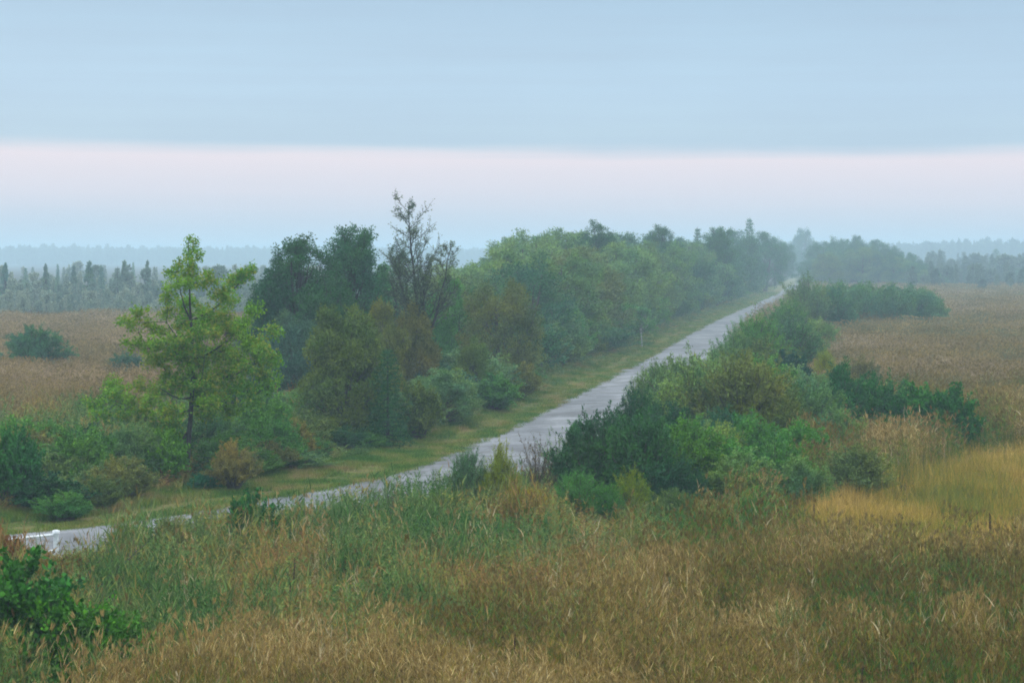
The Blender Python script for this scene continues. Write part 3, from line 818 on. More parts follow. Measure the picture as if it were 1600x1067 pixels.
# ------------------------------------------------------------------ undergrowth bushes between the left field and the verge
UNDER = [('leafy', 20, 800, 672, 96, (0.028, 0.082, 0.030), 'dark green bush at the left border, its top above the lawn-green verge'),
         ('leafy', 78, 805, 742, 110, (0.018, 0.055, 0.024), 'very dark low bush overhanging the verge near the left border'),
         ('bush', 130, 770, 668, 120, C_MID, 'mid-green bush against the left field, left of the yellow-green tree'),
         ('bush', 205, 765, 662, 110, C_GREY, 'grey-green bush directly left of the yellow-green tree trunk'),
         ('leafy', 255, 762, 672, 80, (0.07, 0.15, 0.035), 'fresh green bush at the foot of the yellow-green tree'),
         ('bush', 195, 785, 715, 100, C_BROWN, 'brownish low bush left of the trunk of the yellow-green tree, near the verge'),
         ('bush', 60, 740, 660, 90, C_MID, 'green bush at the edge of the left field above the dark border bush'),
         ('bush', 335, 735, 640, 100, C_GREY, 'grey-green bush just behind the trunk of the yellow-green tree, to its right'),
         ('leafy', 318, 768, 738, 44, (0.03, 0.10, 0.05), 'small dark teal bush at the verge right of the yellow-green tree trunk'),
         ('bush', 365, 768, 690, 84, (0.135, 0.135, 0.062), 'tan autumn bush at the verge between the trunk and the olive bush'),
         ('leafy', 385, 745, 690, 52, (0.20, 0.19, 0.03), 'yellow-leaved bush behind the tan autumn bush'),
         ('bush', 415, 720, 620, 100, C_MID, 'green bush in front of the blue-grey bush'),
         ('bush', 455, 728, 655, 90, (0.12, 0.115, 0.045), 'brown-green bush at the verge left of the tall olive bush'),
         ('bush', 490, 690, 605, 90, C_MID, 'mid-green bush under the short dense dark tree'),
         ('bush', 105, 815, 770, 90, C_MID, 'low green bush in front of the very dark low bush'),
         ('bush', 300, 690, 625, 90, C_GREY, 'grey bush seen behind the lower crown of the yellow-green tree'),
         ('bush', 380, 680, 600, 90, C_DARK, 'dark bush behind the right side of the yellow-green tree'),
         ('bush', 160, 800, 745, 70, C_OLIVE, 'small olive bush on the verge between the dark bush and the brownish one'),
         ('leafy', 265, 745, 700, 70, C_DARK, 'dark green bush hugging the trunk of the yellow-green tree'),
         ('bush', 500, 705, 650, 60, C_OLIVE, 'small olive bush at the verge directly left of the tall olive bush')]
for kind, px, yb, yt, w, c, lab in UNDER:
    P_(kind, px, yb, yt, w, c, kind + '_bush' if kind == 'leafy' else 'wild_bush', lab, 'bush', 'bushes along the left verge')
P_('bush', 52, 566, 510, 96, C_TEAL, 'field_bush', 'rounded dark bush alone in the brown field at the left border', 'bush', 'bushes in the left field', var=0, zb=0.8)
P_('bush', 197, 577, 553, 64, C_TEAL, 'field_bush', 'low flat bush in the left field beside the yellow-green tree', 'bush', 'bushes in the left field', var=1, zb=0.8)

# ------------------------------------------------------------------ right of the road
RIGHT = [('bush', 930, 760, 645, 130, (0.026, 0.066, 0.032), 'dark green willow bush at the near end of the right-hand thicket, feathery against the road'),
         ('bush', 1000, 765, 652, 130, (0.028, 0.074, 0.032), 'dark willow bush with light green top, right of the near-end one'),
         ('bush', 1075, 752, 655, 120, (0.06, 0.125, 0.035), 'yellow-green topped bush in front of the tall feathery willow'),
         ('bush', 1140, 752, 688, 100, C_MID, 'low rounded green bush, left one of the pair at the edge of the yellow sedge'),
         ('bush', 1215, 755, 692, 130, C_MID, 'low wide green bush, right one of the pair at the edge of the yellow sedge'),
         ('wispy', 1020, 660, 568, 80, C_GREY, 'feathery grey-green willow covering the road edge, left end of the tall thicket'),
         ('wispy', 1085, 690, 556, 140, C_SAGE, 'tall feathery sage willow in the middle of the thicket'),
         ('wispy', 1150, 695, 552, 130, (0.10, 0.125, 0.055), 'tall olive-grey willow of the thicket, left of the very dark round bush'),
         ('wispy', 1205, 690, 590, 100, C_OLIVE, 'olive willow in front of the very dark round bush'),
         ('bush', 1055, 640, 560, 90, C_GREY, 'grey-green bush at the back of the thicket beside the road'),
         ('bush', 1130, 705, 640, 90, C_TEAL, 'dark gap-filling bush at the foot of the tall feathery willow'),
         ('wispy', 1180, 585, 492, 90, C_MID, 'fresh green feathery bush where the far road narrows, left half'),
         ('wispy', 1235, 580, 500, 90, C_TEAL, 'blue-green feathery bush where the far road narrows, right half'),
         ('bush', 1195, 600, 530, 110, C_OLIVE, 'olive bush between the very dark round bush and the far road'),
         ('leafy', 1237, 612, 552, 84, (0.012, 0.042, 0.026), 'very dark round bush in the middle of the thicket'),
         ('wispy', 1290, 590, 545, 34, C_YEL, 'small yellow bush behind the very dark round bush'),
         ('bush', 1345, 610, 560, 70, (0.11, 0.12, 0.065), 'faded grey-brown bush at the back right of the thicket'),
         ('bush', 1275, 668, 595, 100, C_GREY, 'grey-green bush below the very dark round bush'),
         ('bush', 1320, 660, 570, 110, (0.027, 0.082, 0.032), 'dark green bush, leftmost of the dark band reaching into the field'),
         ('bush', 1375, 668, 588, 110, (0.032, 0.092, 0.036), 'dark green bush in the middle of the dark band reaching into the field'),
         ('leafy', 1435, 672, 602, 100, (0.034, 0.095, 0.032), 'dark leafy bush with a pointed top, right of the middle of the dark band'),
         ('leafy', 1485, 672, 604, 80, (0.028, 0.082, 0.030), 'dark leafy bush at the right tip of the dark band in the field'),
         ('bush', 1310, 690, 640, 90, C_GREY, 'low grey-green bush in front of the dark band'),
         ('bush', 1340, 732, 698, 110, (0.105, 0.14, 0.055), 'low brown-green bush at the edge between reeds and yellow sedge'),
         ('bush', 1185, 795, 762, 90, (0.07, 0.14, 0.045), 'low bright green mound at the left tip of the yellow sedge'),
         ('wispy', 1262, 512, 432, 74, C_GREY, 'hazy feathery bush hiding the end of the road'),
         ('bush', 1300, 510, 452, 70, C_TEAL, 'blue-green bush joined to the right of the one hiding the road end'),
         ('bush', 1305, 498, 443, 60, (0.062, 0.125, 0.075), 'far blue-green bush, left end of the low far hedge'),
         ('bush', 1348, 499, 446, 66, (0.062, 0.125, 0.075), 'far blue-green bush, second from the left of the low far hedge'),
         ('bush', 1394, 500, 448, 66, (0.062, 0.125, 0.075), 'far blue-green bush, third from the left of the low far hedge'),
         ('bush', 1434, 499, 453, 60, (0.062, 0.125, 0.075), 'far blue-green bush, fourth from the left of the low far hedge'),
         ('bush', 1462, 497, 464, 40, (0.062, 0.125, 0.075), 'small far bush at the right tip of the low far hedge')]
for kind, px, yb, yt, w, c, lab in RIGHT:
    P_(kind, px, yb, yt, w, c, {'bush': 'willow_bush', 'wispy': 'feathery_bush', 'leafy': 'leafy_bush'}[kind], lab, 'bush', 'bushes right of the road', zb=1.2 if px > 1240 else 0.8)
# tall herbs at the near end of the thicket
HERBS = [('wispy', 730, 800, 702, 60, C_GREY, 'tall grey-green herb clump against the road, left of the yellow one'),
         ('wispy', 783, 800, 692, 52, C_YEL, 'tall yellow-green herb clump against the road'),
         ('sparse', 838, 785, 676, 60, (0.07, 0.06, 0.05), 'thin dark-stemmed herbs against the road, right of the yellow clump'),
         ('sparse', 868, 770, 668, 60, C_GREY, 'thin grey herbs in front of the near dark willow bush'),
         ('wispy', 900, 812, 735, 70, (0.06, 0.14, 0.05), 'green herb clump in front of the near dark willow bush'),
         ('wispy', 990, 805, 733, 52, (0.13, 0.175, 0.045), 'yellow-green herb clump in front of the dark willow bushes'),
         ('wispy', 945, 815, 752, 60, C_MID, 'green herb clump between the two yellow-green ones'),
         ('leafy', 388, 868, 770, 96, (0.028, 0.082, 0.030), 'dark green shrub rising out of the weeds at the near road edge'),
         ('sparse', 330, 850, 785, 40, C_MID, 'slender green weed left of the dark green roadside shrub'),
         ('wispy', 820, 830, 762, 90, (0.15, 0.16, 0.04), 'broad yellow-green weed clump below the tall yellow one'),
         ('wispy', 700, 835, 768, 90, C_OLIVE, 'olive weed clump at the near road edge'),
         ('wispy', 1050, 815, 765, 70, C_OLIVE, 'olive weed clump in front of the yellow-green topped bush'),
         ('sparse', 600, 835, 760, 60, (0.06, 0.07, 0.05), 'dark thin weeds standing against the pale road'),
         ('sparse', 470, 850, 775, 60, C_GREY, 'thin grey weeds standing against the road, left of the dark ones'),
         ('wispy', 200, 915, 822, 70, C_OLIVE, 'olive weed clump right of the white railing'),
         ('sparse', 150, 905, 838, 44, C_GREY, 'thin grey weed directly right of the railing post'),
         ('wispy', 270, 885, 812, 60, (0.09, 0.10, 0.04), 'brown-olive weed clump between the railing and the dark roadside shrub')]
for kind, px, yb, yt, w, c, lab in HERBS:
    P_(kind, px, yb, yt, w, c, {'wispy': 'herb_clump', 'sparse': 'thin_weed', 'leafy': 'roadside_shrub'}[kind], lab, 'herb' if kind != 'leafy' else 'bush', 'herbs beside the road', zb=0.3)
# near left corner
P_('leafy', 14, 1110, 872, 240, (0.036, 0.098, 0.026), 'corner_bush', 'bright green bush filling the near left corner', 'bush', 'bushes in the near left corner', var=0)
P_('leafy', 112, 1120, 928, 180, (0.044, 0.105, 0.026), 'corner_bush', 'bright green bush right of the one filling the near left corner', 'bush', 'bushes in the near left corner', var=1)
P_('leafy', 190, 1095, 962, 130, C_MID, 'corner_bush', 'mid-green bush at the edge of the brown reeds near the left corner', 'bush', 'bushes in the near left corner', var=2)
P_('leafy', 6, 935, 828, 82, (0.085, 0.052, 0.032), 'red_leaved_bush', 'red-leaved bush in front of the left part of the railing', 'bush', var=1)
P_('bush', 90, 960, 866, 110, (0.12, 0.095, 0.045), 'brown_bush', 'brown twiggy bush below the railing', 'bush', var=2)
P_('bush', 40, 985, 880, 80, C_DARK, 'dark_bush', 'dark bush between the red-leaved one and the bright green corner', 'bush', var=3)

# bushes that nothing tells apart, closing the gaps
def fill(kind, name, label, group, spots, cols):
    for i, (x, y, h, w) in enumerate(spots):
        c_ = cols(x, y) if callable(cols) else cols[i % len(cols)]
        plant(kind, 0, 0, 0, 0, c_, name, label, 'bush', group, X=x, Y=y, h=h, w=w)
sp = []
for k, Y in enumerate(np.concatenate([np.arange(96, 180, 7.5), np.arange(180, 420, 13)])):
    x, y = row_pos(Y, rng.uniform(4.4, 5.6)); sp.append((x, y, rng.uniform(2.2, 4.2) * (0.7 if Y < 120 else 1), rng.uniform(3.6, 5.4)))
fill('bush', 'willow_bush', 'low bush at the foot of the willow row along the far verge', 'low bushes at the foot of the willow row', sp, [C_TEAL, C_GREY, C_MID, C_OLIVE])
sp = []
for k in range(46):
    Y = rng.uniform(59, 100); x, y = row_pos(Y, rng.uniform(4.4, 13) if Y < 80 else rng.uniform(3.8, 10)); sp.append((x, y, rng.uniform(1.1, 2.1), rng.uniform(2.0, 3.8)))
for k in range(22):
    Y = rng.uniform(57, 86); x, y = row_pos(Y, rng.uniform(3.9, 5.6)); sp.append((x, y, rng.uniform(0.7, 1.4), rng.uniform(1.4, 2.6)))
fill('bush', 'wild_bush', 'wild bush in the tangled undergrowth between the verge and the left field', 'tangled undergrowth bushes', sp, [C_MID, C_OLIVE, C_GREY, (0.055, 0.12, 0.035), C_BROWN, C_DARK])
sp = []
for k in range(14):
    Y = rng.uniform(108, 150); x, y = row_pos(Y, rng.uniform(11, 24)); sp.append((x, y, rng.uniform(4.0, 5.6), rng.uniform(4.5, 6)))
fill('olive', 'willow_bush', 'dense green bush behind the clump around the tall bare tree', 'bushes behind the clump', sp, [C_TEAL, C_MID, C_GREY])
sp = []
for px, py, pt, wp in [(1000, 700, 610, 90), (1040, 715, 630, 110), (1110, 735, 660, 120), (1170, 730, 650, 110), (1215, 700, 620, 110), (1250, 720, 660, 110), (1190, 640, 560, 120), (1240, 640, 575, 110), (1285, 640, 590, 100), (1120, 620, 555, 90), (1150, 600, 520, 80), (1210, 570, 515, 90), (1245, 560, 510, 80), (1160, 760, 705, 110), (1250, 765, 715, 90), (1340, 672, 600, 100), (1400, 675, 605, 100), (1460, 676, 615, 90), (905, 745, 660, 80), (1230, 530, 470, 70), (1275, 545, 500, 70), (1330, 620, 572, 80), (1050, 770, 715, 90)]:
    x, y = at(px, py, 0.8); sp.append((x, y, z_at(px, pt, y), wp * y / F))
fill('bush', 'willow_bush', 'willow bush filling the dense thicket right of the road', 'bushes filling the right-hand thicket', sp, lambda x, y: (C_DARK, (0.034, 0.09, 0.036))[rng.integers(2)] if (to_px(x, y)[0] > 1290 and 84 < y < 125) or (y < 82 and to_px(x, y)[0] < 1060)
     else (C_GREY, C_SAGE, C_OLIVE, C_MID)[rng.integers(4)])
sp = []
for px, py, pt, wp in [(1325, 496, 442, 90), (1370, 497, 444, 90), (1412, 497, 446, 90), (1446, 496, 454, 70), (1285, 500, 446, 70)]:
    x, y = at(px, py, 0.8); sp.append((x, y, z_at(px, pt, y), wp * y / F))
fill('bush', 'willow_bush', 'far blue-green bush within the low far hedge', 'bushes filling the low far hedge', sp, [(0.062, 0.125, 0.075), C_GREY])
sp = []
for px, Y, pt, w_ in [(px0, Y0 * 1.05, pt0 - 6, w0_ * 1.2) for px0, Y0, pt0, w0_ in [(1275, 455, 410, 8), (1300, 450, 400, 9), (1325, 455, 395, 9), (1350, 450, 392, 9), (1378, 450, 398, 9), (1402, 448, 408, 8), (1425, 445, 418, 8), (1446, 440, 428, 7), (1468, 440, 438, 6)]]:
    d = ray(px, 400); sp.append((d[0] / d[1] * Y, Y, z_at(px, pt, Y), w_))
fill('willow', 'willow_bush', 'hazy willow along the foot of the far clump beyond the road', 'willows at the foot of the far clump', sp, [C_TEAL, C_GREY])

# far clump right of the road end, and far conifers
FAR = [(1285, 379, 470, 8, 'willow', 'hazy tree at the left end of the far clump beyond the road'), (1310, 373, 480, 8, 'willow', 'hazy tree with a jagged top, second from the left in the far clump'),
       (1338, 370, 490, 8, 'willow', 'highest rounded tree of the far clump beyond the road'), (1366, 376, 480, 8, 'willow', 'hazy rounded tree right of the highest one in the far clump'),
       (1392, 384, 475, 8, 'willow', 'hazy tree at the right shoulder of the far clump'), (1416, 396, 470, 7, 'willow', 'lower hazy tree on the sloping right side of the far clump'),
       (1438, 408, 465, 6.5, 'olive', 'small hazy tree near the right foot of the far clump'), (1455, 422, 460, 5, 'olive', 'smallest hazy bush at the right foot of the far clump'),
       (1292, 398, 430, 6, 'olive', 'pale yellowish tree in front of the left end of the far clump'),
       (1498, 420, 430, 3.4, 'alder', 'dark blue slim tree alone at the far edge of the right field'),
       (1556, 390, 560, 6, 'spruce', 'tall pointed spruce on the far wood\'s skyline near the right border'),
       (1550, 408, 470, 5, 'spruce', 'blue spruce in front of the tall pointed one near the right border'),
       (1580, 416, 430, 7, 'spruce', 'darker blue conifer clump at the right border of the far field'),
       (1595, 422, 425, 5, 'spruce', 'dark blue conifer cut off by the right border'),
       (1530, 428, 440, 4, 'spruce', 'small faint conifer left of the darker blue conifer clump')]
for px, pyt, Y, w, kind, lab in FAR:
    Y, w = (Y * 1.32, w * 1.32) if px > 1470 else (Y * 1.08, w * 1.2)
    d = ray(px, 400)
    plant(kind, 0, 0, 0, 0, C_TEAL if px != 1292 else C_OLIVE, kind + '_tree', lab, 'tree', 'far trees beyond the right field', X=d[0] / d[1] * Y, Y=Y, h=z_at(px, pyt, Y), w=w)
for px, pyt, Y, w, kind in [(8, 412, 300, 1.8, 'poplar'), (71, 413, 310, 1.6, 'poplar'), (90, 414, 300, 1.5, 'spruce'), (115, 416, 320, 1.6, 'poplar'), (139, 409, 300, 2.2, 'poplar'), (158, 415, 310, 1.6, 'spruce'), (194, 408, 305, 1.8, 'poplar'), (208, 411, 320, 1.2, 'spruce'), (230, 408, 300, 1.4, 'poplar'), (40, 420, 300, 1.8, 'spruce')]:
    d = ray(px, 400)
    plant(kind, 0, 0, 0, 0, (0.09, 0.15, 0.13), 'slim_tree', 'slim hazy tree standing out of the far wood beyond the left field', 'tree', 'slim trees in the far left wood', X=d[0] / d[1] * Y, Y=Y, h=z_at(px, pyt, Y), w=w)

# ------------------------------------------------------------------ railing by the road at the left border
def paint_mat():
    m, t = new_mat('white_paint')
    n = pos_noise(t, 14.0, 4)
    c = ramp(t, n, [(0.4, (0.52, 0.58, 0.63)), (0.6, (0.74, 0.79, 0.82))])
    p = N(t, 'ShaderNodeBsdfPrincipled'); p.inputs['Roughness'].default_value = 0.4
    t.links.new(c, p.inputs['Base Color'])
    o = N(t, 'ShaderNodeOutputMaterial'); t.links.new(p.outputs[0], o.inputs[0])
    return m
PAINT = paint_mat()
def railing():
    X, Y = at(88, 873)                       # the end post
    top = z_at(88, 829, Y)
    root = bpy.data.objects.new('railing', None); COL.objects.link(root); root.location = (X, Y, 0)
    d = ray(0, 838); X2 = (-5 - 800) / F * Y - X
    dirv = np.array([X2, -1.3, 0.0]); span = np.linalg.norm(dirv); dirv = dirv / span
    for i, s in enumerate((0.0, span)):
        b = dirv * s
        g = Geo(); g.tube([b + [0, 0, 0], b + [0, 0, top * 0.5], b + [0, 0, top]], [0.07] * 3, 12)
        g.tube([b + [0, 0, top - 0.07], b + [0, 0, top + 0.01], b + [0, 0, top + 0.03]], [0.095, 0.095, 0.01], 12)
        link('post', g.mesh('railing_post', [PAINT], False), root)
    for z in (top - 0.10, top - 0.52):
        g = Geo(); g.tube([dirv * 0.05 + [0, 0, z], dirv * span * 0.5 + [0, 0, z], dirv * (span + 0.15) + [0, 0, z]], [0.038] * 3, 10)
        link('rail', g.mesh('railing_rail', [PAINT], False), root)
    tag(root, 'white painted tube railing with round posts, half hidden by the red-leaved bush', 'railing')
railing()

# ------------------------------------------------------------------ dead branches lying over the weeds
def dead_branch(p0, p1, seed, lab):
    r = np.random.default_rng(seed)
    Xa, Ya = at(*p0, 0.35); Xb, Yb = at(*p1, 1.25)
    a, b = np.array([Xa, Ya, 0.0]), np.array([Xb, Yb, 1.45])
    tt = np.linspace(0, 1, 9)[:, None]
    path = a + (b - a) * tt + np.array([0, 0, 0.25]) * np.sin(tt * np.pi) + r.normal(0, 0.025, (9, 3)) * tt
    g = Geo(); g.tube(path - a, np.linspace(0.03, 0.006, 9), 6)
    for k in range(16):
        u = r.uniform(0.35, 1.0)
        q = np.array([np.interp(u, tt[:, 0], path[:, j]) for j in range(3)]) - a
        dv = unit((b - a) * 0.3 + r.normal(0, 0.5, 3) + np.array([0.1, 0, 0.2]))
        e = q + dv * r.uniform(0.3, 0.7)
        g.tube(np.stack([q, (q + e) / 2 + r.normal(0, 0.03, 3), e]), [0.008, 0.006, 0.003], 4)
    o = link('dead_branch', g.mesh('dead_branch', [BARK_DARK], True), loc=a)
    tag(o, lab, 'branch', 'dead branches in the weeds')
dead_branch((62, 985), (182, 868), 1, 'long bare dark branch leaning right over the weeds, upper one of two')
dead_branch((88, 990), (215, 878), 2, 'bare dark branch leaning right over the weeds, lower one of two')
dead_branch((95, 1010), (190, 935), 3, 'thin bare twig low in the weeds below the two dark branches')

# ------------------------------------------------------------------ dark dock seed heads standing out of the reeds
DOCK_M = bark_material('dock_seed', (0.022, 0.010, 0.008), (0.075, 0.032, 0.022), (20, 20, 20))
def dock_mesh(seed):
    r = np.random.default_rng(seed)
    st, sd = Geo(), Geo()
    tt = np.linspace(0, 1, 6)[:, None]
    path = np.concatenate([r.normal(0, 0.03, (6, 2)) * tt, tt], 1)
    st.tube(path, np.linspace(0.008, 0.004, 6), 5)
    for b in range(7):
        u = r.uniform(0.62, 0.95); q = np.array([0, 0, u]); dv = unit(np.array([r.normal(0, 0.3), r.normal(0, 0.3), 1.0]))
        e = q + dv * r.uniform(0.08, 0.2)
        st.tube(np.stack([q, (q + e) / 2, e]), [0.004, 0.003, 0.002], 3)
        n = 60
        t = r.uniform(0, 1, (n, 1))
        sd.leaves(q + (e - q) * t + r.normal(0, 0.014, (n, 3)), r.normal(size=(n, 3)), 0.03, 0.022, r)
    n = 120; z = r.uniform(0.62, 1.02, (n, 1))
    sd.leaves(np.concatenate([r.normal(0, 0.014, (n, 2)), z], 1), r.normal(size=(n, 3)), 0.032, 0.024, r)
    return st.mesh('dock_stem', [DOCK_M]), sd.mesh('dock_seeds', [DOCK_M])
DOCKS = [dock_mesh(s) for s in (1, 2, 3)]
for i, (px, pt, plen, lean, lab) in enumerate([(1547, 803, 24, 0.0, 'dark red dock seed head at the near edge of the yellow sedge'), (1328, 816, 16, 0.05, 'small dark dock seed head left of the one at the sedge edge'),
        (1257, 992, 30, 0.0, 'dark dock seed head in front of the green sedge patch'), (1341, 1046, 34, 0.08, 'dark dock seed head at the near border, left one of two'),
        (1421, 1030, 38, -0.05, 'dark dock seed head at the near border, right one of two'), (1272, 788, 12, 0, 'tiny dark dock seed head at the left of the yellow sedge'),
        (456, 876, 18, -0.25, 'slanted dark red seed head among the green weeds, upper one of two'), (463, 900, 22, -0.12, 'slanted dark red seed head among the green weeds, lower one of two'),
        (1550, 925, 20, 0.05, 'small dock seed head in the brown reeds by the right border'), (1121, 825, 18, 0.03, 'reddish dock seed head in the brown reeds below the green mound'),
        (810, 995, 18, 0.05, 'small dark dock seed head in the near brown reeds')]):
    ht = 1.45
    X, Y = at(px, pt, ht)
    k = max((plen * Y / F) / 0.42, 0.5)
    root = bpy.data.objects.new('dock_plant', None); COL.objects.link(root)
    root.location = (X, Y, ht - k if k > ht else 0); root.scale = (k * 0.55, k * 0.55, ht if k <= ht else k); root.rotation_euler = (0, -lean, i * 1.3)
    if k > ht: root.location.z = 0; root.scale.z = ht
    link('stem', DOCKS[i % 3][0], root); link('seed_head', DOCKS[i % 3][1], root)
    tag(root, lab, 'plant', 'dock plants in the marsh')

# ------------------------------------------------------------------ grasses, reeds and far woods (uncountable cover)
def reed_tuft(seed, mats, n=40, rad=0.5, h=1.4, leaves=5, lw=0.014, green=False):
    r = np.random.default_rng(seed)
    g = Geo()
    a, q = r.uniform(0, 6.28, n), rad * np.sqrt(r.uniform(0, 1, n))
    p0 = np.stack([q * np.cos(a), q * np.sin(a), np.zeros(n)], -1)
    lean = r.normal(0, 0.10, (n, 2)) + r.normal(0, 0.05, 2)
    d = unit(np.concatenate([lean, np.ones((n, 1))], 1))
    hh = h * r.uniform(0.7, 1.12, n)
    g.blade(p0, d, hh, np.full(n, 0.013), np.full(n, 0.12), r, 2, 0)
    for k in range(leaves):
        u = r.uniform(0.3, 0.95, n)
        s = p0 + d * (hh * u)[:, None]
        aa = r.uniform(0, 6.28, n)
        ld = np.stack([np.cos(aa) * 0.6, np.sin(aa) * 0.6, r.uniform(0.5, 1.5, n)], -1)
        g.blade(s, ld, r.uniform(0.12, 0.32, n), lw * r.uniform(0.5, 1.2, n), r.uniform(0.15, 0.9, n), r, 3, 0)
    if not green:
        m = r.uniform(size=n) < 0.55
        for k in range(7):
            s = (p0 + d * (hh * 0.97)[:, None])[m] + r.normal(0, 0.012, (m.sum(), 3))
            ld = d[m] + np.array([0.5, 0.1, 0.0]) + r.normal(0, 0.3, (m.sum(), 3))
            g.leaves(s, ld, 0.12, 0.020, r, 1, 0.05)
    return g.mesh('reed_tuft', mats)
def sedge_tuft(seed, mats, n=70, rad=0.45, h=0.9, w=0.018, droop=1.0):
    r = np.random.default_rng(seed)
    g = Geo()
    a, q = r.uniform(0, 6.28, n), rad * np.sqrt(r.uniform(0, 1, n))
    p0 = np.stack([q * np.cos(a), q * np.sin(a), np.zeros(n)], -1)
    d = np.stack([r.normal(0, 0.22, n), r.normal(0, 0.22, n), np.ones(n)], -1)
    g.blade(p0, d, h * r.uniform(0.6, 1.15, n), w * r.uniform(0.7, 1.4, n), droop * r.uniform(0.3, 1.3, n), r, 3, 0)
    return g.mesh('sedge_tuft', mats)
def weed_tuft(seed, mats, n=9, rad=0.45, h=1.15, L=0.14, Wd=0.044, per=32):
    r = np.random.default_rng(seed)
    g = Geo()
    a, q = r.uniform(0, 6.28, n), rad * np.sqrt(r.uniform(0, 1, n))
    p0 = np.stack([q * np.cos(a), q * np.sin(a), np.zeros(n)], -1)
    d = unit(np.concatenate([r.normal(0, 0.14, (n, 2)), np.ones((n, 1))], 1))
    hh = h * r.uniform(0.55, 1.15, n)
    g.blade(p0, d, hh, np.full(n, 0.012), np.full(n, 0.15), r, 2, 0)
    for k in range(per):
        u = r.uniform(0.15, 1.0, n)
        s = p0 + d * (hh * u)[:, None]
        aa = r.uniform(0, 6.28, n)
        ld = np.stack([np.cos(aa), np.sin(aa), r.uniform(-0.2, 1.0, n)], -1)
        g.leaves(s, ld, L * (1.25 - 0.7 * u), Wd * (1.25 - 0.5 * u), r, 0, 0.08)
    n2 = 26
    aa, q = r.uniform(0, 6.28, n2), rad * 1.1 * np.sqrt(r.uniform(0, 1, n2))
    g.blade(np.stack([q * np.cos(aa), q * np.sin(aa), np.zeros(n2)], -1), np.stack([r.normal(0, 0.25, n2), r.normal(0, 0.25, n2), np.ones(n2)], -1),
            h * r.uniform(0.4, 0.95, n2), np.full(n2, 0.013), r.uniform(0.4, 1.4, n2), r, 3, 0)
    return g.mesh('weed_tuft', mats)

def coll(name, meshes):
    c = bpy.data.collections.new(name)
    for i, me in enumerate(meshes):
        c.objects.link(bpy.data.objects.new('%s_%02d' % (name, i), me))
    return c, len(meshes)

def scatter(name, pts, scl, rot, pick, c, label, cat=None):
    n = len(pts)
    me = bpy.data.meshes.new(name)
    me.vertices.add(n)
    me.vertices.foreach_set('co', np.asarray(pts, np.float32).ravel())
    for nm, ty, val, key in (('scl', 'FLOAT_VECTOR', scl, 'vector'), ('rot', 'FLOAT_VECTOR', rot, 'vector'), ('pick', 'INT', pick, 'value')):
        at_ = me.attributes.new(nm, ty, 'POINT')
        at_.data.foreach_set(key, np.asarray(val, np.int32 if ty == 'INT' else np.float32).ravel())
    o = link(name, me)
    ng = bpy.data.node_groups.new(name + '_scatter', 'GeometryNodeTree')
    ng.interface.new_socket('Geometry', in_out='INPUT', socket_type='NodeSocketGeometry')
    ng.interface.new_socket('Geometry', in_out='OUTPUT', socket_type='NodeSocketGeometry')
    gi, go = N(ng, 'NodeGroupInput'), N(ng, 'NodeGroupOutput')
    iop = N(ng, 'GeometryNodeInstanceOnPoints')
    ci = N(ng, 'GeometryNodeCollectionInfo')
    ci.inputs['Collection'].default_value = c
    ci.inputs['Separate Children'].default_value = True
    ci.inputs['Reset Children'].default_value = True
    def attr(nm, ty):
        a = N(ng, 'GeometryNodeInputNamedAttribute', data_type=ty)
        a.inputs['Name'].default_value = nm
        return a.outputs['Attribute']
    ng.links.new(gi.outputs[0], iop.inputs['Points'])
    ng.links.new(ci.outputs[0], iop.inputs['Instance'])
    iop.inputs['Pick Instance'].default_value = True
    ng.links.new(attr('pick', 'INT'), iop.inputs['Instance Index'])
    e2r = N(ng, 'FunctionNodeEulerToRotation')
    ng.links.new(attr('rot', 'FLOAT_VECTOR'), e2r.inputs[0])
    ng.links.new(e2r.outputs[0], iop.inputs['Rotation'])
    ng.links.new(attr('scl', 'FLOAT_VECTOR'), iop.inputs['Scale'])
    ng.links.new(iop.outputs[0], go.inputs[0])
    md = o.modifiers.new('scatter', 'NODES'); md.node_group = ng
    tag(o, label, cat, kind='stuff')
    return o

# sample the visible wedge of land, thinning with distance
def wedge(y0, y1, dens, side=0.315, pad=9.0):
    A = lambda y: side * y + pad
    n = int(dens * (y1 - y0) * (A(y0) + A(y1)))
    y = rng.uniform(y0, y1, int(n * 1.6)); 
    x = rng.uniform(-1, 1, len(y)) * A(y1)
    m = np.abs(x) < A(y)
    return np.stack([x[m], y[m]], -1)[:n]
def noise2(x, y, s, seed=0):
    r = np.random.default_rng(seed); o = np.zeros(len(x))
    for k in range(6):
        a = r.uniform(0, 6.28); f = s * r.uniform(0.6, 2.2)
        o += np.sin((x * math.cos(a) + y * math.sin(a)) * f + r.uniform(0, 6.28)) / 6 ** 0.5
    return o
bands = [(29, 45, 4.2, 0.85), (45, 70, 3.0, 0.95), (70, 110, 1.7, 1.3), (110, 180, 0.95, 1.65), (180, 290, 0.5, 2.2), (290, 480, 0.26, 3.0)]
pts, ks = [], []
for y0, y1, dn, k in bands:
    p = wedge(y0, y1, dn); pts.append(p); ks.append(np.full(len(p), k))
pts, ks = np.concatenate(pts), np.concatenate(ks)
off = road_offset(pts[:, 0], pts[:, 1])
bx_, by_ = to_px(pts[:, 0], pts[:, 1])
yv = 400 + (by_ - 400) * (8 - 0.9) / 8
nz1 = noise2(pts[:, 0], pts[:, 1], 0.35, 3); nz2 = noise2(pts[:, 0], pts[:, 1], 1.1, 4)
keep = (off < -np.interp(pts[:, 1], [70, 95], [3.7, 2.6])) | (off > ROAD_W + 0.15)
right = off > 0
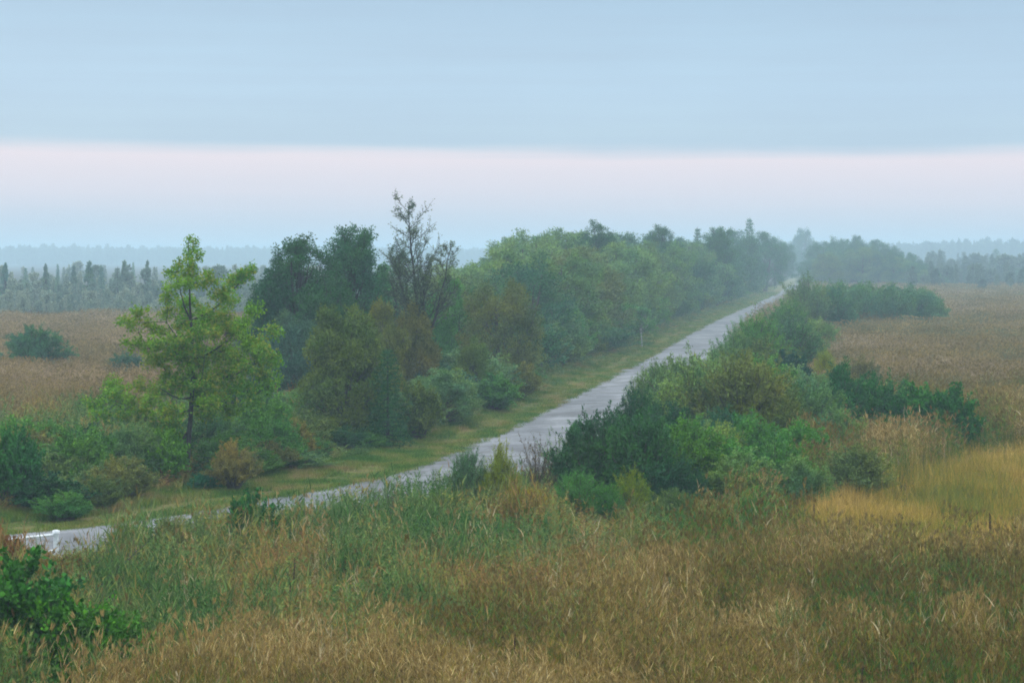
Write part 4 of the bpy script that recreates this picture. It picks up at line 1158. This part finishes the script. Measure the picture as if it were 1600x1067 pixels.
# seams between the kinds of cover, in the plan of the land (given through the ground seen from the tower)
line_w = np.interp(bx_, [-400, 0, 150, 300, 480, 650, 850, 1000, 1100, 1230, 1300], [1150, 1120, 1075, 1035, 1015, 995, 940, 875, 838, 800, 760])
jit = rng.normal(0, 1, len(pts))
weeds = right & (yv < line_w + nz1 * 22 + nz2 * 16 + jit * 26) & (bx_ < 1240 + nz1 * 12) & (yv > 520) & (off < 60)
sed_top = np.interp(bx_, [1180, 1260, 1350, 1450, 1600, 1900], [792, 742, 718, 702, 692, 685])
weeds0 = weeds
sed_bot = np.interp(bx_, [1180, 1260, 1400, 1600, 1900], [822, 836, 846, 842, 834])
sedge = right & (bx_ > 1200) & (yv > sed_top - 8 + nz1 * 9 + jit * 9) & (yv < sed_bot + nz1 * 8 + jit * 6)
weeds = weeds & ~sedge
bare = right & (bx_ > 1400) & (yv > sed_bot) & (yv < sed_bot + 18) & (nz1 > -0.4)
leftw = ~right & (((pts[:, 1] < 96 + nz1 * 3) & (off > -24 + (pts[:, 1] - 60) * 0.25)) | (off > -15))
gpatch = np.zeros(len(pts), bool)
for (gx_, gy_, rx_, ry_) in [(1270, 1000, 60, 22), (1450, 1000, 28, 24), (945, 893, 46, 14), (1420, 905, 30, 8), (1200, 905, 24, 8), (1330, 985, 40, 12), (700, 1010, 26, 10), (1040, 1000, 22, 12)]:
    gpatch |= ((bx_ - gx_) / rx_) ** 2 + ((yv - gy_) / ry_) ** 2 < 1 + nz2 * 0.3
gpatch &= right & ~weeds
far_r = right & (pts[:, 1] > 450)
far_l = ~right & (pts[:, 1] > 238)
reed_r = keep & right & ~weeds & ~sedge & ~bare & ~gpatch & ~far_r
reed_l = keep & ~right & ~leftw & ~far_l
def do(name, m, c, hs, label, wide=1.0, hjit=0.22):
    cc, nv = c
    q = pts[m]; k = ks[m]; n = len(q)
    hsv = hs[m] if isinstance(hs, np.ndarray) else np.full(n, hs)
    s = rng.uniform(1 - hjit, 1 + hjit, n) * (1 + 0.13 * nz1[m] + 0.10 * nz2[m])
    scl = np.stack([k * wide, k * wide, hsv * s], -1)
    rot = np.stack([rng.normal(0, 0.05, n), rng.normal(0, 0.05, n), rng.uniform(0, 6.28, n)], -1)
    return scatter(name, np.concatenate([q, np.zeros((n, 1))], 1), scl, rot, rng.integers(0, nv, n), cc, label)

M_REED = grass_material('reed_leaf', [(0.12, (0.06, 0.165, 0.022)), (0.40, (0.21, 0.245, 0.030)), (0.58, (0.29, 0.22, 0.028)), (0.76, (0.31, 0.165, 0.030)), (0.95, (0.64, 0.50, 0.22))], 0.2, mixrnd=1.25)
M_PLUME = grass_material('reed_plume', [(0.2, (0.15, 0.11, 0.025)), (0.8, (0.32, 0.235, 0.08))], 0.2)
M_REEDL = grass_material('field_reed_leaf', [(0.15, (0.20, 0.165, 0.07)), (0.5, (0.29, 0.195, 0.095)), (0.85, (0.46, 0.34, 0.20))], 0.05, mixrnd=0.7)
M_WEED = grass_material('weed_leaf', [(0.08, (0.045, 0.13, 0.025)), (0.32, (0.10, 0.20, 0.045)), (0.55, (0.16, 0.23, 0.07)), (0.75, (0.25, 0.25, 0.05)), (0.95, (0.30, 0.18, 0.06))], 0.3, mixrnd=0.7)
M_SEDGE = grass_material('sedge_leaf', [(0.05, (0.16, 0.20, 0.025)), (0.3, (0.27, 0.235, 0.03)), (0.6, (0.36, 0.25, 0.035)), (0.9, (0.50, 0.35, 0.09))], 0.25, mixrnd=1.1)
M_GREEN = grass_material('green_sedge_leaf', [(0.1, (0.045, 0.13, 0.03)), (0.9, (0.12, 0.22, 0.05))], 0.3)
M_VERGE = grass_material('verge_grass_leaf', [(0.12, (0.055, 0.15, 0.018)), (0.45, (0.12, 0.20, 0.028)), (0.75, (0.20, 0.22, 0.045)), (0.95, (0.30, 0.24, 0.10))], 0.6, mixrnd=0.6)
REED = coll('reed', [reed_tuft(s, [M_REED, M_PLUME]) for s in range(6)] )
REEDL = coll('field_reed', [reed_tuft(s, [M_REEDL, M_PLUME], n=30, leaves=4) for s in range(10, 14)])
WEED = coll('weed', [weed_tuft(s, [M_WEED]) for s in range(5)] + [reed_tuft(40 + s, [M_WEED, M_WEED], n=16, h=1.35, leaves=6, lw=0.03, green=True) for s in range(3)])
SEDGE = coll('sedge', [sedge_tuft(s, [M_SEDGE]) for s in range(4)])
GREEN = coll('green_sedge', [sedge_tuft(10 + s, [M_GREEN], h=1.3, w=0.02) for s in range(3)])
VERGE = coll('verge_tuft', [sedge_tuft(20 + s, [M_VERGE], n=110, rad=0.4, h=0.26, w=0.011, droop=1.2) for s in range(4)])

M_PALE = grass_material('pale_reed_leaf', [(0.08, (0.12, 0.16, 0.07)), (0.32, (0.22, 0.20, 0.085)), (0.55, (0.29, 0.205, 0.105)), (0.78, (0.34, 0.245, 0.15)), (0.95, (0.48, 0.39, 0.26))], 0.035, mixrnd=0.8, seed=5.0)
M_STRAW = grass_material('straw_leaf', [(0.1, (0.16, 0.20, 0.07)), (0.45, (0.36, 0.29, 0.12)), (0.75, (0.40, 0.21, 0.07)), (0.92, (0.52, 0.44, 0.26))], 0.4, mixrnd=1.6)
REEDP = coll('pale_reed', [reed_tuft(s, [M_PALE, M_PLUME], n=34) for s in range(60, 64)])
STRAW = coll('straw', [reed_tuft(70 + s, [M_STRAW, M_PLUME], n=7, rad=0.4, h=1.55, leaves=6, lw=0.023) for s in range(6)])
farf = (pts[:, 1] > 92 + nz1 * 9 + jit * 6)
do('pale_reed_field', reed_r & farf, REEDP, 1.0, 'pale beige reeds of the right field towards the mist')
tall = (reed_r | (weeds & keep)) & (pts[:, 1] < 80) & (rng.uniform(size=len(pts)) < 0.34) & ~((bx_ < 190) & (by_ < 935))
tall &= ~(weeds & ((off < 9) | (bx_ > 640) & (yv < 850)))
do('straw_stalks', tall, STRAW, 1.0, 'taller straw-coloured reed stalks scattered through the near marsh', hjit=0.3)
do('reed_bed', reed_r & ~farf, REED, 1.0, 'brown autumn reeds and grasses covering the right field and the near ground')
do('brown_meadow', reed_l, REEDL, 0.85, 'brown reed meadow left of the road')
hw = np.clip(np.interp(bx_, [0, 450, 700, 850], [0.95, 0.78, 0.66, 0.4]) + (off - ROAD_W) * 0.10 + nz2 * 0.12, 0.4, np.interp(bx_, [800, 950], [1.25, 0.6])) * np.where((bx_ < 190) & (by_ < 940), 0.28, 1.0)
do('roadside_weeds', weeds & keep, WEED, hw, 'mixed green weeds between the road and the brown reeds')
do('verge_undergrowth', leftw & keep, WEED, np.clip(0.35 + (-off - 3.8) * 0.22 + nz2 * 0.12, 0.3, 1.25), 'green weeds under the bushes left of the road')
do('yellow_sedge', sedge, SEDGE, 1.0, 'golden yellow sedge patch in front of the dark bushes')
do('green_sedge', gpatch, GREEN, 1.0, 'fresh green sedge patches in the brown reeds')
# short turf on the verge and along the near road edge
vp = []
for i in range(0, len(edge_l)):
    Yk = edge_l[i, 1]
    if Yk < 40 or Yk > 420: continue
    dn = 7 if Yk < 100 else (4 if Yk < 180 else 2)
    o_ = -rng.uniform(-0.12, 4.8, dn * 3)
    jit = rng.uniform(-0.25, 0.25, (len(o_), 1))
    vp.append(edge_l[i] + right_n[i] * o_[:, None] + tan[i] * jit)
    o2 = ROAD_W + rng.uniform(-0.1, 1.6, dn)
    vp.append(edge_l[i] + right_n[i] * o2[:, None])
vp = np.concatenate(vp)
voff = road_offset(vp[:, 0], vp[:, 1])
nzv = noise2(vp[:, 0], vp[:, 1], 0.5, 9)
worn = (voff > -2.0) & (voff < -0.7) & (nzv > -0.5)
vh = np.where(worn, 0.25, np.clip(0.55 + (-voff) * 0.16 + nzv * 0.2, 0.3, 1.7))
thin = rng.uniform(size=len(vp)) > np.where(worn, 0.55, 0.0)
vp, vh = vp[thin], vh[thin]
n = len(vp)
kk = np.interp(vp[:, 1], [50, 200, 400], [1.0, 1.5, 2.2])
scatter('verge_grass', np.concatenate([vp, np.full((n, 1), 0.02)], 1), np.stack([kk, kk, vh], -1), np.stack([np.zeros(n), np.zeros(n), rng.uniform(0, 6.28, n)], -1), rng.integers(0, 4, n), VERGE[0], 'short yellow-green grass on the verge left of the road')

# far woods
def far_tree(seed, conif, mat_):
    t = conifer(seed, h=7, w=2.6, whorls=14, L=0.5, Wd=0.16, per=16) if conif else clump_tree(seed, h=7, w=4.0, z0=0.05, nclump=22, per=70, rc=(0.5, 1.0), L=0.5, Wd=0.28, trunks=1)
    g = Geo()
    for s, mi in ((t[0], 0), (t[1], 1)):
        g.add(np.concatenate(s.v), np.concatenate(s.f), mi)
    return g.mesh('far_tree', [BARK_DARK, mat_])
M_FAR = grass_material('far_scrub_leaf', [(0.2, (0.14, 0.22, 0.16)), (0.8, (0.30, 0.36, 0.25))], 0.08)  # leaf colour paled to stand in for thicker haze over the left wood
M_FAR2 = grass_material('far_wood_leaf', [(0.2, (0.06, 0.11, 0.075)), (0.8, (0.13, 0.19, 0.12))], 0.08)
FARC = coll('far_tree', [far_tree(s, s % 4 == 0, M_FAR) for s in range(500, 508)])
FARD = coll('far_dark_tree', [far_tree(s, s % 2 == 0, M_FAR2) for s in range(510, 518)])
def wood(name, xs, ys, hs, wk, label, cc=None):
    n = len(xs)
    cc = cc or FARD
    h = hs / 7.0
    wk = wk * rng.uniform(0.55, 1.5, n)
    scl = np.stack([h * wk, h * wk, h], -1)
    rot = np.stack([np.zeros(n), np.zeros(n), rng.uniform(0, 6.28, n)], -1)
    scatter(name, np.stack([xs, ys, np.zeros(n)], -1), scl, rot, rng.integers(0, cc[1], n), cc[0], label)
n = 900
y = np.concatenate([rng.uniform(238, 330, n), rng.uniform(290, 520, 260)]); x = rng.uniform(-0.36, -0.045, n + 260) * y
clus = noise2(x, y, 0.06, 21)
h_ = np.concatenate([rng.uniform(1.3, 3.2, n) * np.clip(0.8 + (y[:n] - 250) / 90, 0.5, 1.5), rng.uniform(3.6, 7.0, 260)])
mm = np.concatenate([clus[:n] > -0.9, clus[n:] > -0.3])
wood('far_left_wood', x[mm], y[mm], h_[mm], 0.8, 'low hazy scrub wood along the far edge of the left field', FARC)
n = 420
y = rng.uniform(400, 900, n); x = rng.uniform(0.205, 0.36, n) * y
g = np.clip((y - 375) / 60, 0.3, 1)
wood('far_right_wood', x, y, np.where(y > 560, 1.15, 0.8) * (2.2 + 5.5 * g) * rng.uniform(0.6, 1.15, n), 0.9, 'pale blue wood along the far edge of the right field')
n = 1500
y = rng.uniform(1700, 1950, n); x = rng.uniform(-0.36, 0.12, n) * y
wood('distant_left_forest', x, y, rng.uniform(13.5, 17.0, n) * (1 + 0.10 * noise2(x, y, 0.01, 31)), 1.0, 'faint blue forest line on the left horizon')
n = 900
y = rng.uniform(1350, 1550, n); x = rng.uniform(0.12, 0.36, n) * y
wood('distant_right_forest', x, y, rng.uniform(15.5, 20.5, n) * (1 + 0.08 * noise2(x, y, 0.012, 32)), 0.8, 'faint blue forest line on the right horizon')

# ------------------------------------------------------------------ haze lying over the marsh
HZ_TOP = 24.0
v = [(x, y, z) for z in (-1, HZ_TOP) for x, y in ((-GR - 20, -320), (GR + 20, -320), (GR + 20, 2 * GR + 20), (-GR - 20, 2 * GR + 20))]
hz = link('haze', mesh_np('haze', v, [[3, 2, 1, 0], [4, 5, 6, 7], [0, 1, 5, 4], [1, 2, 6, 5], [2, 3, 7, 6], [3, 0, 4, 7]], []))
hm, ht_ = new_mat('haze')
pv = N(ht_, 'ShaderNodeVolumePrincipled')
pv.inputs['Color'].default_value = (0.62, 0.85, 1.0, 1)
pv.inputs['Density'].default_value = 0.0009
pv.inputs['Anisotropy'].default_value = 0.2
ho = N(ht_, 'ShaderNodeOutputMaterial')
ht_.links.new(pv.outputs[0], ho.inputs['Volume'])
hz.data.materials.append(hm)
tag(hz, kind='stuff')
